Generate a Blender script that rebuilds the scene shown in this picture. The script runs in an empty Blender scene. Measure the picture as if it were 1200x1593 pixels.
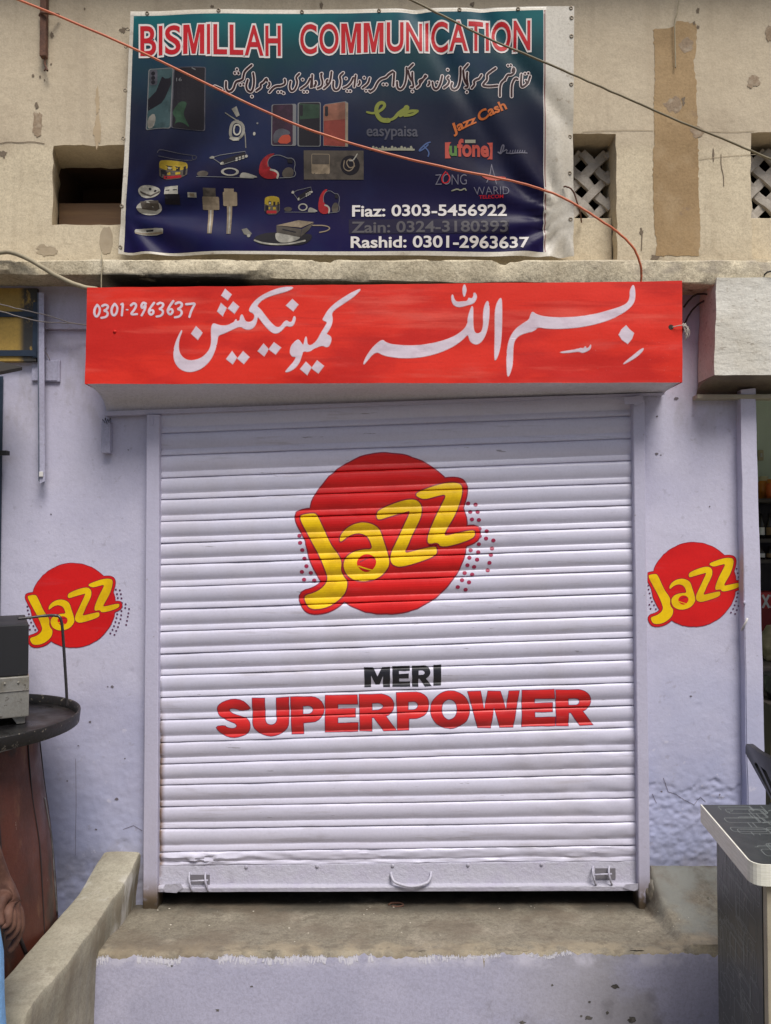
import bpy, bmesh, math, random
from mathutils import Vector, noise as mnoise
from mathutils.geometry import tessellate_polygon
random.seed(7)
R = math.radians
S = bpy.context.scene
COL = S.collection

# ------------------------------------------------------------------ camera, sky, sun, exposure
F_PX = 1198.0; CX = 600.0; CY = 796.5; DIST = 3.0; EYE = 1.8
PITCH = math.atan((830 - 796.5) / F_PX)
cam_d = bpy.data.cameras.new('camera'); cam = bpy.data.objects.new('camera', cam_d); COL.objects.link(cam)
cam.location = (0, -DIST, EYE); cam.rotation_euler = (R(90) + PITCH, 0, 0)
cam_d.sensor_fit = 'VERTICAL'; cam_d.sensor_height = 36.0; cam_d.lens = F_PX / 1593.0 * 36.0
cam_d.clip_start = 0.05; cam_d.clip_end = 500
S.camera = cam
W = bpy.data.worlds.new('World'); S.world = W; W.use_nodes = True
wn = W.node_tree.nodes; wl = W.node_tree.links
SUN_EL, SUN_AZ = 60.0, 22.0        # elevation; degrees to the right of straight behind the camera
sky = wn.new('ShaderNodeTexSky'); sky.sky_type = 'NISHITA'; sky.sun_disc = False
sky.sun_elevation = R(SUN_EL); sky.sun_rotation = R(180 - SUN_AZ); sky.dust_density = 3.0
wn['Background'].inputs[1].default_value = 0.08
wl.new(sky.outputs[0], wn['Background'].inputs[0])
sun_d = bpy.data.lights.new('sun', 'SUN'); sun_d.energy = 3.1; sun_d.angle = R(27); sun_d.color = (1.0, 0.965, 0.92)
sun = bpy.data.objects.new('sun', sun_d); COL.objects.link(sun)
sun.location = (1, -6, 6); sun.rotation_euler = (R(90 - SUN_EL), 0, R(SUN_AZ))
S.view_settings.view_transform = 'Standard'; S.view_settings.look = 'None'
S.view_settings.gamma = 1; S.view_settings.use_curve_mapping = False
S.view_settings.exposure = 0.30

# ------------------------------------------------------------------ helpers
def at(px, py, Y):
    """photo pixel -> point of the vertical plane y = Y"""
    x = (px - CX) / F_PX; u = -(py - CY) / F_PX
    c, s = math.cos(PITCH), math.sin(PITCH)
    d = Vector((x, c - u * s, s + u * c))
    t = (Y + DIST) / d.y
    return Vector((0, -DIST, EYE)) + d * t

def nz(x, y, z=0.0): return mnoise.noise(Vector((x, y, z)))
def fbm(x, y, z=0.0, o=4):
    a, s, f = 0, 1, 1
    for _ in range(o):
        a += s * nz(x * f, y * f, z + 7.3 * f); s *= .5; f *= 2.03
    return a

def tag(o, label=None, cat=None, group=None, kind=None):
    if label: o['label'] = label
    if cat: o['category'] = cat
    if group: o['group'] = group
    if kind: o['kind'] = kind
    return o
def thing(name, label, cat, loc=(0, 0, 0), group=None, rz=0):
    o = bpy.data.objects.new(name, None); COL.objects.link(o); o.empty_display_size = .1
    o.location = loc; o.rotation_euler = (0, 0, rz)
    return tag(o, label, cat, group)
def link_mesh(name, me, mats, parent=None, smooth=False):
    o = bpy.data.objects.new(name, me); COL.objects.link(o)
    if not isinstance(mats, (list, tuple)): mats = [mats]
    for m in mats: me.materials.append(m)
    if smooth:
        for p in me.polygons: p.use_smooth = True
    if parent is not None:
        o.parent = parent
        if parent.parent is None:
            # world-space meshes under a moved empty keep their place
            o.matrix_parent_inverse = parent_matrix(parent).inverted()
        else:
            o.matrix_parent_inverse.identity()
    return o
from mathutils import Matrix, Euler
def parent_matrix(p):
    return Matrix.Translation(p.location) @ p.rotation_euler.to_matrix().to_4x4()
def obj(name, bm, mats, parent=None, smooth=False, auto=None):
    me = bpy.data.meshes.new(name); bm.normal_update(); bm.to_mesh(me); bm.free()
    o = link_mesh(name, me, mats, parent, smooth)
    if auto is not None:
        for p in me.polygons: p.use_smooth = True
        try: me.set_sharp_from_angle(angle=R(auto))
        except Exception: pass
    return o

def box(bm, x0, x1, y0, y1, z0, z1, mi=0, bev=0.0, M=None):
    t = bmesh.new()
    bmesh.ops.create_cube(t, size=1.0)
    for v in t.verts:
        v.co = Vector(((x0 + x1) / 2 + v.co.x * (x1 - x0), (y0 + y1) / 2 + v.co.y * (y1 - y0), (z0 + z1) / 2 + v.co.z * (z1 - z0)))
    if bev > 0:
        bmesh.ops.bevel(t, geom=t.edges[:], offset=bev, segments=2, affect='EDGES', profile=.6)
    merge(bm, t, mi, M)
def merge(bm, t, mi=0, M=None):
    if M is not None:
        for v in t.verts: v.co = M @ v.co
    mp = {v: bm.verts.new(v.co) for v in t.verts}
    for f in t.faces:
        try:
            nf = bm.faces.new([mp[v] for v in f.verts]); nf.material_index = mi; nf.smooth = f.smooth
        except ValueError: pass
    t.free()
def tube(bm, pts, r, n=8, mi=0, cap=True):
    pts = [Vector(p) for p in pts]
    rs = r if isinstance(r, (list, tuple)) else [r] * len(pts)
    rings = []; up = None
    for i, p in enumerate(pts):
        a = pts[max(i - 1, 0)]; b = pts[min(i + 1, len(pts) - 1)]
        t = (b - a).normalized()
        if up is None:
            up = Vector((0, 0, 1)) if abs(t.z) < .9 else Vector((0, 1, 0))
        s = t.cross(up).normalized(); up = s.cross(t).normalized()
        rings.append([bm.verts.new(p + (s * math.cos(2 * math.pi * k / n) + up * math.sin(2 * math.pi * k / n)) * rs[i]) for k in range(n)])
    for a, b in zip(rings[:-1], rings[1:]):
        for k in range(n):
            f = bm.faces.new((a[k], a[(k + 1) % n], b[(k + 1) % n], b[k])); f.smooth = True; f.material_index = mi
    if cap:
        for rg in (list(reversed(rings[0])), rings[-1]):
            f = bm.faces.new(rg); f.material_index = mi
def smooth_path(pts, per=8):
    pts = [Vector(p) for p in pts]; P = [pts[0]] + pts + [pts[-1]]; out = []
    for i in range(1, len(P) - 2):
        for k in range(per):
            t = k / per; a, b, c, d = P[i - 1], P[i], P[i + 1], P[i + 2]
            out.append(.5 * ((2 * b) + (c - a) * t + (2 * a - 5 * b + 4 * c - d) * t * t + (3 * b - a - 3 * c + d) * t ** 3))
    out.append(pts[-1]); return out
def lathe(bm, prof, n=48, cx=0, cy=0, mi=0, wob=None):
    rings = []
    for r, z in prof:
        ring = []
        for k in range(n):
            a = 2 * math.pi * k / n; rr = r + (wob(a, z) if wob else 0)
            ring.append(bm.verts.new((cx + rr * math.cos(a), cy + rr * math.sin(a), z)))
        rings.append(ring)
    for a, b in zip(rings[:-1], rings[1:]):
        for k in range(n):
            f = bm.faces.new((a[k], a[(k + 1) % n], b[(k + 1) % n], b[k])); f.smooth = True; f.material_index = mi
    return rings
def prism(bm, pts, y0, y1, mi=0):
    """closed outline of (x,z) points extruded between y0 and y1"""
    a = [bm.verts.new((x, y0, z)) for x, z in pts]; b = [bm.verts.new((x, y1, z)) for x, z in pts]
    n = len(pts)
    tri = tessellate_polygon([[Vector((x, z, 0)) for x, z in pts]])
    for t in tri:
        for ring in (a, b):
            try: bm.faces.new([ring[i] for i in t]).material_index = mi
            except ValueError: pass
    for i in range(n):
        bm.faces.new((a[i], a[(i + 1) % n], b[(i + 1) % n], b[i])).material_index = mi
    bmesh.ops.recalc_face_normals(bm, faces=bm.faces[:])

# ------------------------------------------------------------------ materials
class NT:
    def __init__(s, m):
        s.t = m.node_tree; s.n = s.t.nodes; s.l = s.t.links; s.pos = None
    def geo(s):
        if s.pos is None:
            g = s.n.new('ShaderNodeNewGeometry'); s.pos = g.outputs['Position']
            x = s.n.new('ShaderNodeSeparateXYZ'); s.l.new(s.pos, x.inputs[0]); s.sep = x
        return s.pos
    def noise(s, scale, detail=4, stretch=(1, 1, 1), off=0, rough=.55):
        mp = s.n.new('ShaderNodeMapping'); s.l.new(s.geo(), mp.inputs[0])
        mp.inputs['Scale'].default_value = stretch; mp.inputs['Location'].default_value = (off, off * .7, off * 1.3)
        t = s.n.new('ShaderNodeTexNoise'); t.inputs['Scale'].default_value = scale; t.inputs['Detail'].default_value = detail
        t.inputs['Roughness'].default_value = rough
        s.l.new(mp.outputs[0], t.inputs['Vector']); return t.outputs['Fac']
    def rng(s, src, a, b, c=0.0, d=1.0, smooth=True):
        m = s.n.new('ShaderNodeMapRange'); m.clamp = True
        if smooth: m.interpolation_type = 'SMOOTHSTEP'
        s.l.new(src, m.inputs[0])
        if a > b: a, b, c, d = b, a, d, c
        for i, v in zip((1, 2, 3, 4), (a, b, c, d)): m.inputs[i].default_value = v
        return m.outputs[0]
    def math(s, op, a, b):
        m = s.n.new('ShaderNodeMath'); m.operation = op
        for i, v in enumerate((a, b)):
            if isinstance(v, (int, float)): m.inputs[i].default_value = v
            else: s.l.new(v, m.inputs[i])
        return m.outputs[0]
    def mix(s, fac, a, b):
        m = s.n.new('ShaderNodeMix'); m.data_type = 'RGBA'
        if isinstance(fac, (int, float)): m.inputs[0].default_value = fac
        else: s.l.new(fac, m.inputs[0])
        for i, v in ((6, a), (7, b)):
            if isinstance(v, (tuple, list)): m.inputs[i].default_value = (*v[:3], 1)
            else: s.l.new(v, m.inputs[i])
        return m.outputs[2]
def mat(name, base, rough=.8, var=(), layers=(), bump=(), metallic=0.0, spec=.5, rough_var=None, coat=0.0, trans=0.0, grain=None):
    """var: (colour, scale, lo, hi, amount[, stretch]) soft mottling;  layers: dict stains or tints with their own place;  bump: (scale, strength, dist[, stretch])"""
    m = bpy.data.materials.new(name); m.use_nodes = True; T = NT(m); b = T.n['Principled BSDF']
    col = None; cur = base
    for k, v in enumerate(var):
        c, sc, lo, hi, am = v[:5]; st = v[5] if len(v) > 5 else (1, 1, 1)
        f = T.rng(T.noise(sc, 5, st, off=3.1 * k + 1), lo, hi, 0, am)
        cur = T.mix(f, cur, c)
    if grain is None and bump: grain = ((95, .16), (210, .14))
    for k, (gs, ga) in enumerate(grain or ()):
        f = T.rng(T.noise(gs, 3, off=40 + k), .40, .68, 0, ga)
        dk = T.n.new('ShaderNodeMix'); dk.data_type = 'RGBA'; dk.blend_type = 'MULTIPLY'; T.l.new(f, dk.inputs[0])
        if isinstance(cur, (tuple, list)): dk.inputs[6].default_value = (*cur[:3], 1)
        else: T.l.new(cur, dk.inputs[6])
        dk.inputs[7].default_value = (.30, .27, .25, 1); cur = dk.outputs[2]
    for k, L in enumerate(layers):
        f = T.rng(T.noise(L.get('scale', 6), L.get('detail', 6), L.get('stretch', (1, 1, 1)), off=L.get('off', 11.7 + k * 4.9), rough=L.get('rgh', .6)), L['lo'], L['hi'])
        for ax, i in (('x', 0), ('y', 1), ('z', 2)):
            if ax in L:
                T.geo(); f = T.math('MULTIPLY', f, T.rng(T.sep.outputs[i], L[ax][0], L[ax][1], 1, 0))
            if ax + '2' in L:
                T.geo(); f = T.math('MULTIPLY', f, T.rng(T.sep.outputs[i], L[ax + '2'][0], L[ax + '2'][1], 1, 0))
        f = T.math('MULTIPLY', f, L.get('amt', 1.0))
        cur = T.mix(f, cur, L['color'])
    if isinstance(cur, (tuple, list)): b.inputs['Base Color'].default_value = (*cur[:3], 1)
    else: T.l.new(cur, b.inputs['Base Color'])
    b.inputs['Roughness'].default_value = rough; b.inputs['Metallic'].default_value = metallic
    b.inputs['Specular IOR Level'].default_value = spec
    b.inputs['Coat Weight'].default_value = coat
    if trans: b.inputs['Transmission Weight'].default_value = trans
    if rough_var:
        T.l.new(T.rng(T.noise(rough_var[0], 5), .3, .7, rough_var[1], rough_var[2]), b.inputs['Roughness'])
    prev = None
    for k, bp in enumerate(bump):
        n = T.n.new('ShaderNodeBump'); n.inputs['Strength'].default_value = bp[1]; n.inputs['Distance'].default_value = bp[2]
        T.l.new(T.noise(bp[0], 6, bp[3] if len(bp) > 3 else (1, 1, 1), off=21 + k * 3), n.inputs['Height'])
        if prev: T.l.new(prev, n.inputs['Normal'])
        prev = n.outputs[0]
    if prev: T.l.new(prev, b.inputs['Normal'])
    return m

M = {}
M['cream'] = mat('cream_limewash', (.65, .555, .39), .92, grain=((40, .14), (120, .20), (260, .18)), 
    var=[((.62, .53, .38), 1.6, .4, .65, .7), ((.40, .315, .21), 3.5, .5, .75, .55), ((.36, .28, .19), 14, .58, .8, .35)],
    layers=[dict(color=(.20, .145, .09), scale=9, lo=.64, hi=.74, amt=.4, stretch=(1, 1, .35)), dict(color=(.40, .32, .21), scale=5, lo=.50, hi=.72, amt=.5, stretch=(1, 1, .12)), dict(color=(.36, .29, .20), scale=14, lo=.56, hi=.72, amt=.4, stretch=(1, 1, .08)),
            dict(color=(.10, .075, .05), scale=38, lo=.70, hi=.76, amt=.75),
            dict(color=(.22, .18, .13), scale=5, lo=.5, hi=.7, z=(2.84, 2.95), amt=.6),
            dict(color=(.42, .34, .25), scale=2, lo=.2, hi=.45, z2=(3.36, 3.30), amt=.42)],
    bump=[(5, .35, .02), (45, .25, .006), (160, .2, .002)])
M['ledge'] = mat('ledge_limewash', (.70, .615, .44), .92, grain=((60, .30), (150, .34), (320, .30)), 
    var=[((.43, .36, .24), 6, .42, .7, .7), ((.62, .56, .43), 3, .5, .7, .5)],
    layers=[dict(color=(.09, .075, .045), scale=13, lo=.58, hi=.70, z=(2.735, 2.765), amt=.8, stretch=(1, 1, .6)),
            dict(color=(.16, .14, .11), scale=16, lo=.5, hi=.62, z=(2.86, 2.80), x2=(.75, .55), amt=.7),
            dict(color=(.03, .025, .02), scale=7, lo=.30, hi=.42, z=(2.766, 2.776), x=(-.55, -.48), x2=(-1.02, -1.12), amt=.95),
            dict(color=(.26, .22, .18), scale=9, lo=.45, hi=.6, x=(1.0, .6), z2=(2.78, 2.76), amt=.55),
            dict(color=(.10, .08, .06), scale=42, lo=.66, hi=.72, amt=.8)],
    bump=[(9, .5, .02), (50, .45, .008), (170, .3, .003)])
LIL = (.555, .535, .655)
M['lilac'] = mat('lilac_wall_paint', LIL, .62, grain=((70, .06), (180, .07)), 
    var=[((.40, .39, .535), 2.2, .42, .7, .6), ((.53, .51, .65), 5, .5, .75, .45), ((.40, .385, .50), 22, .55, .8, .3)],
    layers=[dict(color=(.30, .245, .17), scale=10, lo=.36, hi=.58, z=(.52, .66), amt=.9),
            dict(color=(.235, .17, .10), scale=16, lo=.36, hi=.5, z=(.50, .60), x2=(1.0, .9), amt=.95),
            dict(color=(.31, .355, .56), scale=1.5, lo=.1, hi=.9, z=(.8, 1.5), amt=.85), dict(color=(.30, .28, .33), scale=30, lo=.62, hi=.70, amt=.35), dict(color=(.60, .58, .68), scale=24, lo=.64, hi=.70, z=(1.0, 1.3), amt=.55),  # first tint: bluer towards the bottom, cool light put into the paint colour
            dict(color=(.22, .19, .20), scale=70, lo=.71, hi=.75, amt=.7),
            dict(color=(.28, .25, .24), scale=8, lo=.5, hi=.65, z2=(2.3, 2.1), amt=.35, stretch=(1, 1, .4))],
    bump=[(14, .12, .01), (70, .22, .004), (240, .15, .0015)])
M['lilac_step'] = mat('lilac_step_paint', (.43, .425, .555), .6,
    var=[((.36, .36, .48), 2.5, .42, .68, .7), ((.50, .49, .62), 5, .5, .7, .5)],
    layers=[dict(color=(.30, .285, .27), scale=3, lo=.42, hi=.62, x2=(.8, .2), amt=.6),
            dict(color=(.60, .585, .68), scale=13, lo=.4, hi=.6, z2=(.395, .36), amt=.7),
            dict(color=(.20, .19, .21), scale=9, lo=.52, hi=.68, x2=(.4, .0), z=(.26, .36), amt=.6),
            dict(color=(.14, .13, .14), scale=55, lo=.72, hi=.76, amt=.6)],
    bump=[(9, .2, .01), (60, .25, .004), (200, .15, .0015)])
M['shutter'] = mat('lilac_enamel_on_steel', (.605, .59, .705), .40, grain=((120, .07),),
    var=[((.52, .495, .60), 3, .4, .7, .5, (.4, 1, 3)), ((.63, .60, .70), 9, .5, .7, .4, (.3, 1, 2))],
    layers=[dict(color=(.16, .085, .04), scale=26, lo=.32, hi=.48, x=(-.866, -.842), z=(.95, 1.2), amt=.95),
            dict(color=(.045, .03, .02), scale=40, lo=.36, hi=.5, x=(-.873, -.857), z=(1.1, 1.4), amt=.9),
            dict(color=(.20, .18, .19), scale=22, lo=.68, hi=.72, amt=.75, stretch=(.35, 1, 3)), dict(color=(.36, .33, .355), scale=16, lo=.58, hi=.70, amt=.45, stretch=(.2, 1, 2.5)), dict(color=(.47, .43, .45), scale=3, lo=.5, hi=.72, amt=.28, stretch=(1, 1, .5)),
            dict(color=(.36, .33, .36), scale=11, lo=.6, hi=.7, z=(.75, 1.1), amt=.4, stretch=(.3, 1, 2))],
    bump=[(30, .10, .004, (.4, 1, 1)), (160, .08, .0015)], spec=.5)
M['rail'] = mat('lilac_enamel_over_rust', (.42, .41, .48), .45, grain=((120, .07),),
    var=[((.40, .38, .47), 14, .45, .65, .7)],
    layers=[dict(color=(.12, .06, .03), scale=32, lo=.42, hi=.55, x=(-.88, -.845), amt=.95), dict(color=(.09, .055, .03), scale=30, lo=.5, hi=.62, x2=(.975, .95), amt=.7),
            dict(color=(.22, .18, .16), scale=45, lo=.72, hi=.76, amt=.6)],
    bump=[(75, .55, .006), (200, .25, .002)])
M['guide'] = mat('lilac_enamel_guide', (.50, .48, .60), .5, grain=((120, .07),),
    var=[((.43, .41, .51), 8, .45, .7, .6, (1, 1, .3))],
    layers=[dict(color=(.15, .10, .055), scale=18, lo=.30, hi=.48, z=(.40, .52), amt=.97), dict(color=(.05, .035, .02), scale=10, lo=.2, hi=.4, z=(.39, .45), amt=.9),
            dict(color=(.20, .16, .14), scale=60, lo=.67, hi=.73, amt=.6)],
    bump=[(60, .25, .004), (200, .15, .0015)])
def red_layers():
    return [dict(color=(.62, .10, .085), scale=12, lo=.58, hi=.74, amt=.35, stretch=(.22, 1, 1)),
            dict(color=(.66, .20, .17), scale=110, lo=.64, hi=.72, x2=(.85, .65), z=(2.5, 2.58), amt=.55)]
M['red_sign'] = mat('red_hood_paint', (.70, .026, .012), .62, grain=((120, .07),),
    var=[((.54, .014, .009), 5, .44, .60, .9, (.5, 1, 1.3)), ((.74, .10, .07), 11, .5, .70, .7, (.15, 1, 1.5)), ((.50, .016, .01), 22, .52, .68, .6, (.12, 1, 1.6))],
    layers=red_layers(), bump=[(18, .2, .006, (.3, 1, 1)), (90, .15, .002)], spec=.25)
M['white_brush'] = mat('pale_lilac_lettering_paint', (.66, .56, .63), .5, grain=((120, .05),), var=[((.58, .45, .52), 12, .45, .65, .6)], bump=[(60, .2, .002)])
M['pink_edge'] = mat('pink_lettering_edge', (.70, .30, .29), .5)
M['hood_under'] = mat('grey_lilac_hood_paint', (.66, .63, .67), .6, var=[((.55, .53, .56), 5, .42, .7, .7, (.4, 1, 1))], bump=[(30, .2, .006), (120, .15, .002)])
M['logo_red'] = mat('logo_red_paint', (.66, .014, .014), .42, spec=.3, grain=((120, .07),), var=[((.54, .010, .012), 7, .42, .68, .8, (.5, 1, 1)), ((.62, .035, .04), 22, .55, .7, .5, (.2, 1, 2))], bump=[(80, .12, .0015)])
M['logo_yellow'] = mat('logo_yellow_paint', (.86, .56, .006), .42, spec=.3, grain=((120, .07),), var=[((.64, .37, .006), 9, .42, .65, .7)], bump=[(80, .12, .0015)])
M['logo_edge'] = mat('logo_maroon_edge', (.26, .010, .03), .45)
M['logo_dot'] = mat('logo_dot_maroon', (.34, .02, .07), .45)
M['dot_dark'] = mat('logo_dot_plum', (.11, .03, .08), .5)
M['letter_red'] = mat('lettering_red_paint', (.62, .018, .018), .42, var=[((.42, .01, .014), 10, .42, .65, .8, (.4, 1, 1)), ((.60, .06, .06), 30, .55, .7, .45, (.2, 1, 1))])
M['letter_edge'] = mat('lettering_violet_edge', (.16, .02, .07), .5)
M['black_paint'] = mat('black_lettering_paint', (.012, .012, .018), .4)
M['concrete'] = mat('worn_cement', (.255, .228, .172), .85, grain=((60, .30), (150, .34), (320, .30)), 
    var=[((.22, .195, .145), 4, .4, .65, .8, (.7, 1, 1)), ((.37, .33, .255), 7, .52, .72, .7), ((.20, .18, .14), 18, .55, .75, .5)],
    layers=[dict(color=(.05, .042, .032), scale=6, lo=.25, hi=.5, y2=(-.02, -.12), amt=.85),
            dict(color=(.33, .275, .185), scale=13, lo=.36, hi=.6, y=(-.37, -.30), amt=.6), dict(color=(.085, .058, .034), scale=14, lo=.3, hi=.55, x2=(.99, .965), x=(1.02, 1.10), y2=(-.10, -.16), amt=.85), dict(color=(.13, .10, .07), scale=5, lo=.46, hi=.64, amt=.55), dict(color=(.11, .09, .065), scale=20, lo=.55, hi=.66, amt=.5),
            dict(color=(.20, .21, .19), scale=6, lo=.4, hi=.6, x2=(1.06, .96), y2=(-.32, -.36), amt=.7),
            dict(color=(.55, .52, .45), scale=60, lo=.71, hi=.74, amt=.8),
            dict(color=(.08, .07, .05), scale=34, lo=.68, hi=.73, amt=.7)],
    bump=[(9, .35, .015), (60, .4, .006), (190, .3, .002)], rough_var=(5, .62, .95))
M['parapet'] = mat('smooth_cement_render', (.36, .335, .255), .8, grain=((60, .20), (150, .22), (320, .22)), 
    var=[((.33, .30, .225), 4, .42, .65, .8), ((.47, .435, .34), 6, .5, .7, .6)],
    layers=[dict(color=(.20, .175, .125), scale=15, lo=.58, hi=.68, amt=.55, stretch=(1, .5, 1)), dict(color=(.18, .155, .11), scale=4, lo=.52, hi=.66, amt=.4), dict(color=(.21, .175, .12), scale=7, lo=.42, hi=.62, z=(.50, .545), amt=.75, stretch=(1, 1, .4)),
            dict(color=(.62, .60, .56), scale=12, lo=.52, hi=.66, z=(.52, .56), y2=(-.2, -.35), amt=.7, stretch=(1, 1, .3)),
            dict(color=(.22, .15, .085), scale=9, lo=.4, hi=.58, y2=(-.03, -.12), z=(.45, .58), amt=.8),
            dict(color=(.14, .12, .09), scale=50, lo=.69, hi=.74, amt=.7)],
    bump=[(7, .25, .012), (70, .3, .004), (220, .2, .0015)])
M['rough_cement'] = mat('broken_cement', (.30, .28, .23), .95, var=[((.18, .16, .12), 30, .42, .62, .8), ((.45, .42, .36), 45, .55, .7, .7)], bump=[(40, .9, .02), (120, .7, .006)])
M['patch'] = mat('bare_plaster_patch', (.375, .255, .13), .93, var=[((.31, .205, .10), 3, .4, .65, .8), ((.43, .31, .175), 7, .5, .7, .6)],
    layers=[dict(color=(.22, .15, .10), scale=9, lo=.60, hi=.68, amt=.6)], bump=[(12, .3, .01), (90, .3, .003)])
M['stain'] = mat('brown_plaster_scar', (.30, .22, .145), .95, var=[((.40, .32, .23), 30, .45, .65, .8)], bump=[(60, .5, .004)])
M['hole_dark'] = mat('bolt_hole_dark', (.04, .03, .022), .95)  # flat near-black disc; the shade inside the hole is put into its colour
M['jaali'] = mat('whitewashed_lattice', (.43, .39, .335), .9, var=[((.30, .265, .22), 14, .42, .65, .8)], bump=[(50, .5, .006)])
M['dark_room'] = mat('dark_room_shade', (.03, .026, .022), .95, var=[((.05, .04, .03), 4, .4, .7, .6)])  # near-black walls: the darkness of the unlit rooms is put into the colour
M['plank'] = mat('brown_board', (.165, .095, .045), .75, var=[((.11, .06, .03), 8, .4, .65, .8, (.2, 1, 3))])
M['rust'] = mat('rusty_iron', (.105, .05, .032), .9, var=[((.16, .075, .045), 24, .42, .65, .8), ((.05, .028, .02), 40, .55, .7, .7)], bump=[(90, .6, .004)])
M['twine'] = mat('pale_twine', (.42, .38, .33), .9)
M['orange_wire'] = mat('orange_cable_sheath', (.56, .15, .065), .5, var=[((.46, .11, .055), 9, .4, .65, .7), ((.52, .27, .14), 5, .6, .7, .6)])
M['red_wire'] = mat('dull_red_cable', (.36, .075, .05), .5)
M['olive_wire'] = mat('dusty_olive_cable', (.16, .13, .075), .6, var=[((.24, .20, .12), 9, .45, .65, .7)])
M['pale_wire'] = mat('dusty_pale_cable', (.34, .29, .19), .65, var=[((.25, .21, .14), 12, .4, .65, .7)])
M['grey_wire'] = mat('grey_flex', (.23, .20, .19), .6)
M['black_wire'] = mat('black_flex', (.018, .016, .015), .55)
M['lilac_metal'] = mat('lilac_painted_channel', (.44, .43, .55), .5, var=[((.36, .35, .46), 12, .45, .65, .7, (1, 1, .4))], layers=[dict(color=(.25, .22, .22), scale=50, lo=.66, hi=.72, amt=.6)], bump=[(80, .3, .003)])
M['channel_side'] = mat('slate_channel_side', (.10, .115, .16), .6, var=[((.17, .18, .22), 20, .5, .65, .6)])
M['yellow_board'] = mat('mustard_board_paint', (.42, .27, .055), .6, var=[((.34, .21, .045), 6, .42, .65, .8)],
    layers=[dict(color=(.02, .024, .03), scale=14, lo=.42, hi=.5, x2=(-1.40, -1.43), amt=.95, stretch=(1, 1, .6))], bump=[(60, .2, .002)])
M['navy_paint'] = mat('blue_black_paint', (.016, .028, .05), .5, var=[((.03, .05, .085), 9, .45, .65, .7)])
M['grime_black'] = mat('sooty_sheet', (.02, .018, .017), .7)
M['white_hood'] = mat('dirty_white_hood', (.68, .655, .58), .75, var=[((.58, .54, .45), 4, .42, .65, .8), ((.62, .60, .53), 8, .5, .7, .6)],
    layers=[dict(color=(.28, .24, .19), scale=48, lo=.63, hi=.68, z2=(2.55, 2.35), amt=.8, stretch=(.5, 1, 1.6)), dict(color=(.30, .25, .19), scale=30, lo=.6, hi=.7, amt=.5)],
    bump=[(26, .45, .008, (.6, 1, 1.4)), (90, .4, .003)])
M['hood_dark'] = mat('brown_hood_underside', (.21, .17, .125), .85, var=[((.13, .10, .075), 7, .42, .65, .8)], bump=[(40, .3, .004)])  # underside a darker brown than the white hood face
M['tray'] = mat('black_iron_tray', (.005, .005, .006), .26, var=[((.026, .024, .023), 14, .45, .65, .7)], rough_var=(10, .25, .55), bump=[(60, .12, .003)])
M['tray_rim'] = mat('chipped_tray_rim', (.012, .011, .011), .5, layers=[dict(color=(.25, .22, .17), scale=55, lo=.61, hi=.66, amt=.8)], bump=[(70, .4, .004)])
M['steel_hoop'] = mat('worn_steel_hoop', (.21, .21, .215), .4, metallic=.6, var=[((.08, .08, .08), 18, .45, .65, .8)])
M['drum'] = mat('red_brown_drum_paint', (.088, .024, .014), .48,
    var=[((.05, .017, .012), 5, .42, .62, .85, (1, 1, .4)), ((.13, .042, .022), 9, .5, .7, .6, (1, 1, .3)), ((.05, .026, .018), 6, .5, .66, .8), ((.20, .10, .05), 18, .56, .68, .5, (1, 1, .25))],
    layers=[dict(color=(.50, .42, .36), scale=30, lo=.72, hi=.74, amt=.7, stretch=(2.2, 2.2, .35)), dict(color=(.03, .018, .014), scale=4, lo=.55, hi=.62, amt=.8, stretch=(1, 1, .5))],
    bump=[(20, .25, .006), (110, .25, .002)], rough_var=(8, .35, .7))
M['drum_line'] = mat('dark_drum_band', (.022, .016, .016), .5)
M['oven_black'] = mat('sooty_black_sheet', (.011, .011, .013), .65, var=[((.028, .026, .028), 7, .45, .65, .7)], layers=[dict(color=(.25, .22, .17), scale=60, lo=.66, hi=.7, z=(1.36, 1.40), amt=.7)])
M['oven_silver'] = mat('worn_aluminium_sheet', (.40, .385, .345), .38, metallic=.55, var=[((.30, .275, .22), 9, .42, .65, .8), ((.5, .49, .45), 14, .5, .7, .6)],
    layers=[dict(color=(.09, .07, .05), scale=40, lo=.62, hi=.68, amt=.7)], bump=[(16, .3, .004), (90, .2, .002)])
M['rod'] = mat('dark_bent_rod_steel', (.07, .066, .066), .38, metallic=.7)
M['laminate'] = mat('charcoal_laminate', (.030, .036, .036), .36, var=[((.042, .048, .047), 20, .42, .65, .7)], layers=[dict(color=(.42, .40, .36), scale=26, lo=.685, hi=.70, z=(.85, .95), amt=.85, stretch=(2.5, 2.5, .5)), dict(color=(.09, .085, .075), scale=8, lo=.5, hi=.68, z=(.7, .9), amt=.5)])
M['laminate_line'] = mat('laminate_print_line', (.17, .19, .186), .4)
M['edge_band'] = mat('ivory_edge_band', (.74, .73, .64), .4, var=[((.58, .57, .46), 25, .45, .65, .5, (1, 1, 6))])
M['edge_groove'] = mat('grey_edge_groove', (.66, .65, .57), .6)
M['beige_frame'] = mat('beige_counter_frame', (.36, .32, .235), .6, var=[((.30, .26, .19), 16, .45, .65, .7)])
M['chair'] = mat('black_moulded_plastic', (.009, .009, .010), .42, var=[((.04, .034, .03), 12, .5, .7, .6)], bump=[(60, .1, .002)])
M['skin'] = mat('brown_skin', (.15, .076, .053), .68, spec=.25, var=[((.065, .028, .02), 14, .42, .65, .7), ((.15, .075, .053), 40, .55, .7, .4)], bump=[(120, .25, .002)])
M['nail'] = mat('finger_nail', (.34, .19, .15), .4)
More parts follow.
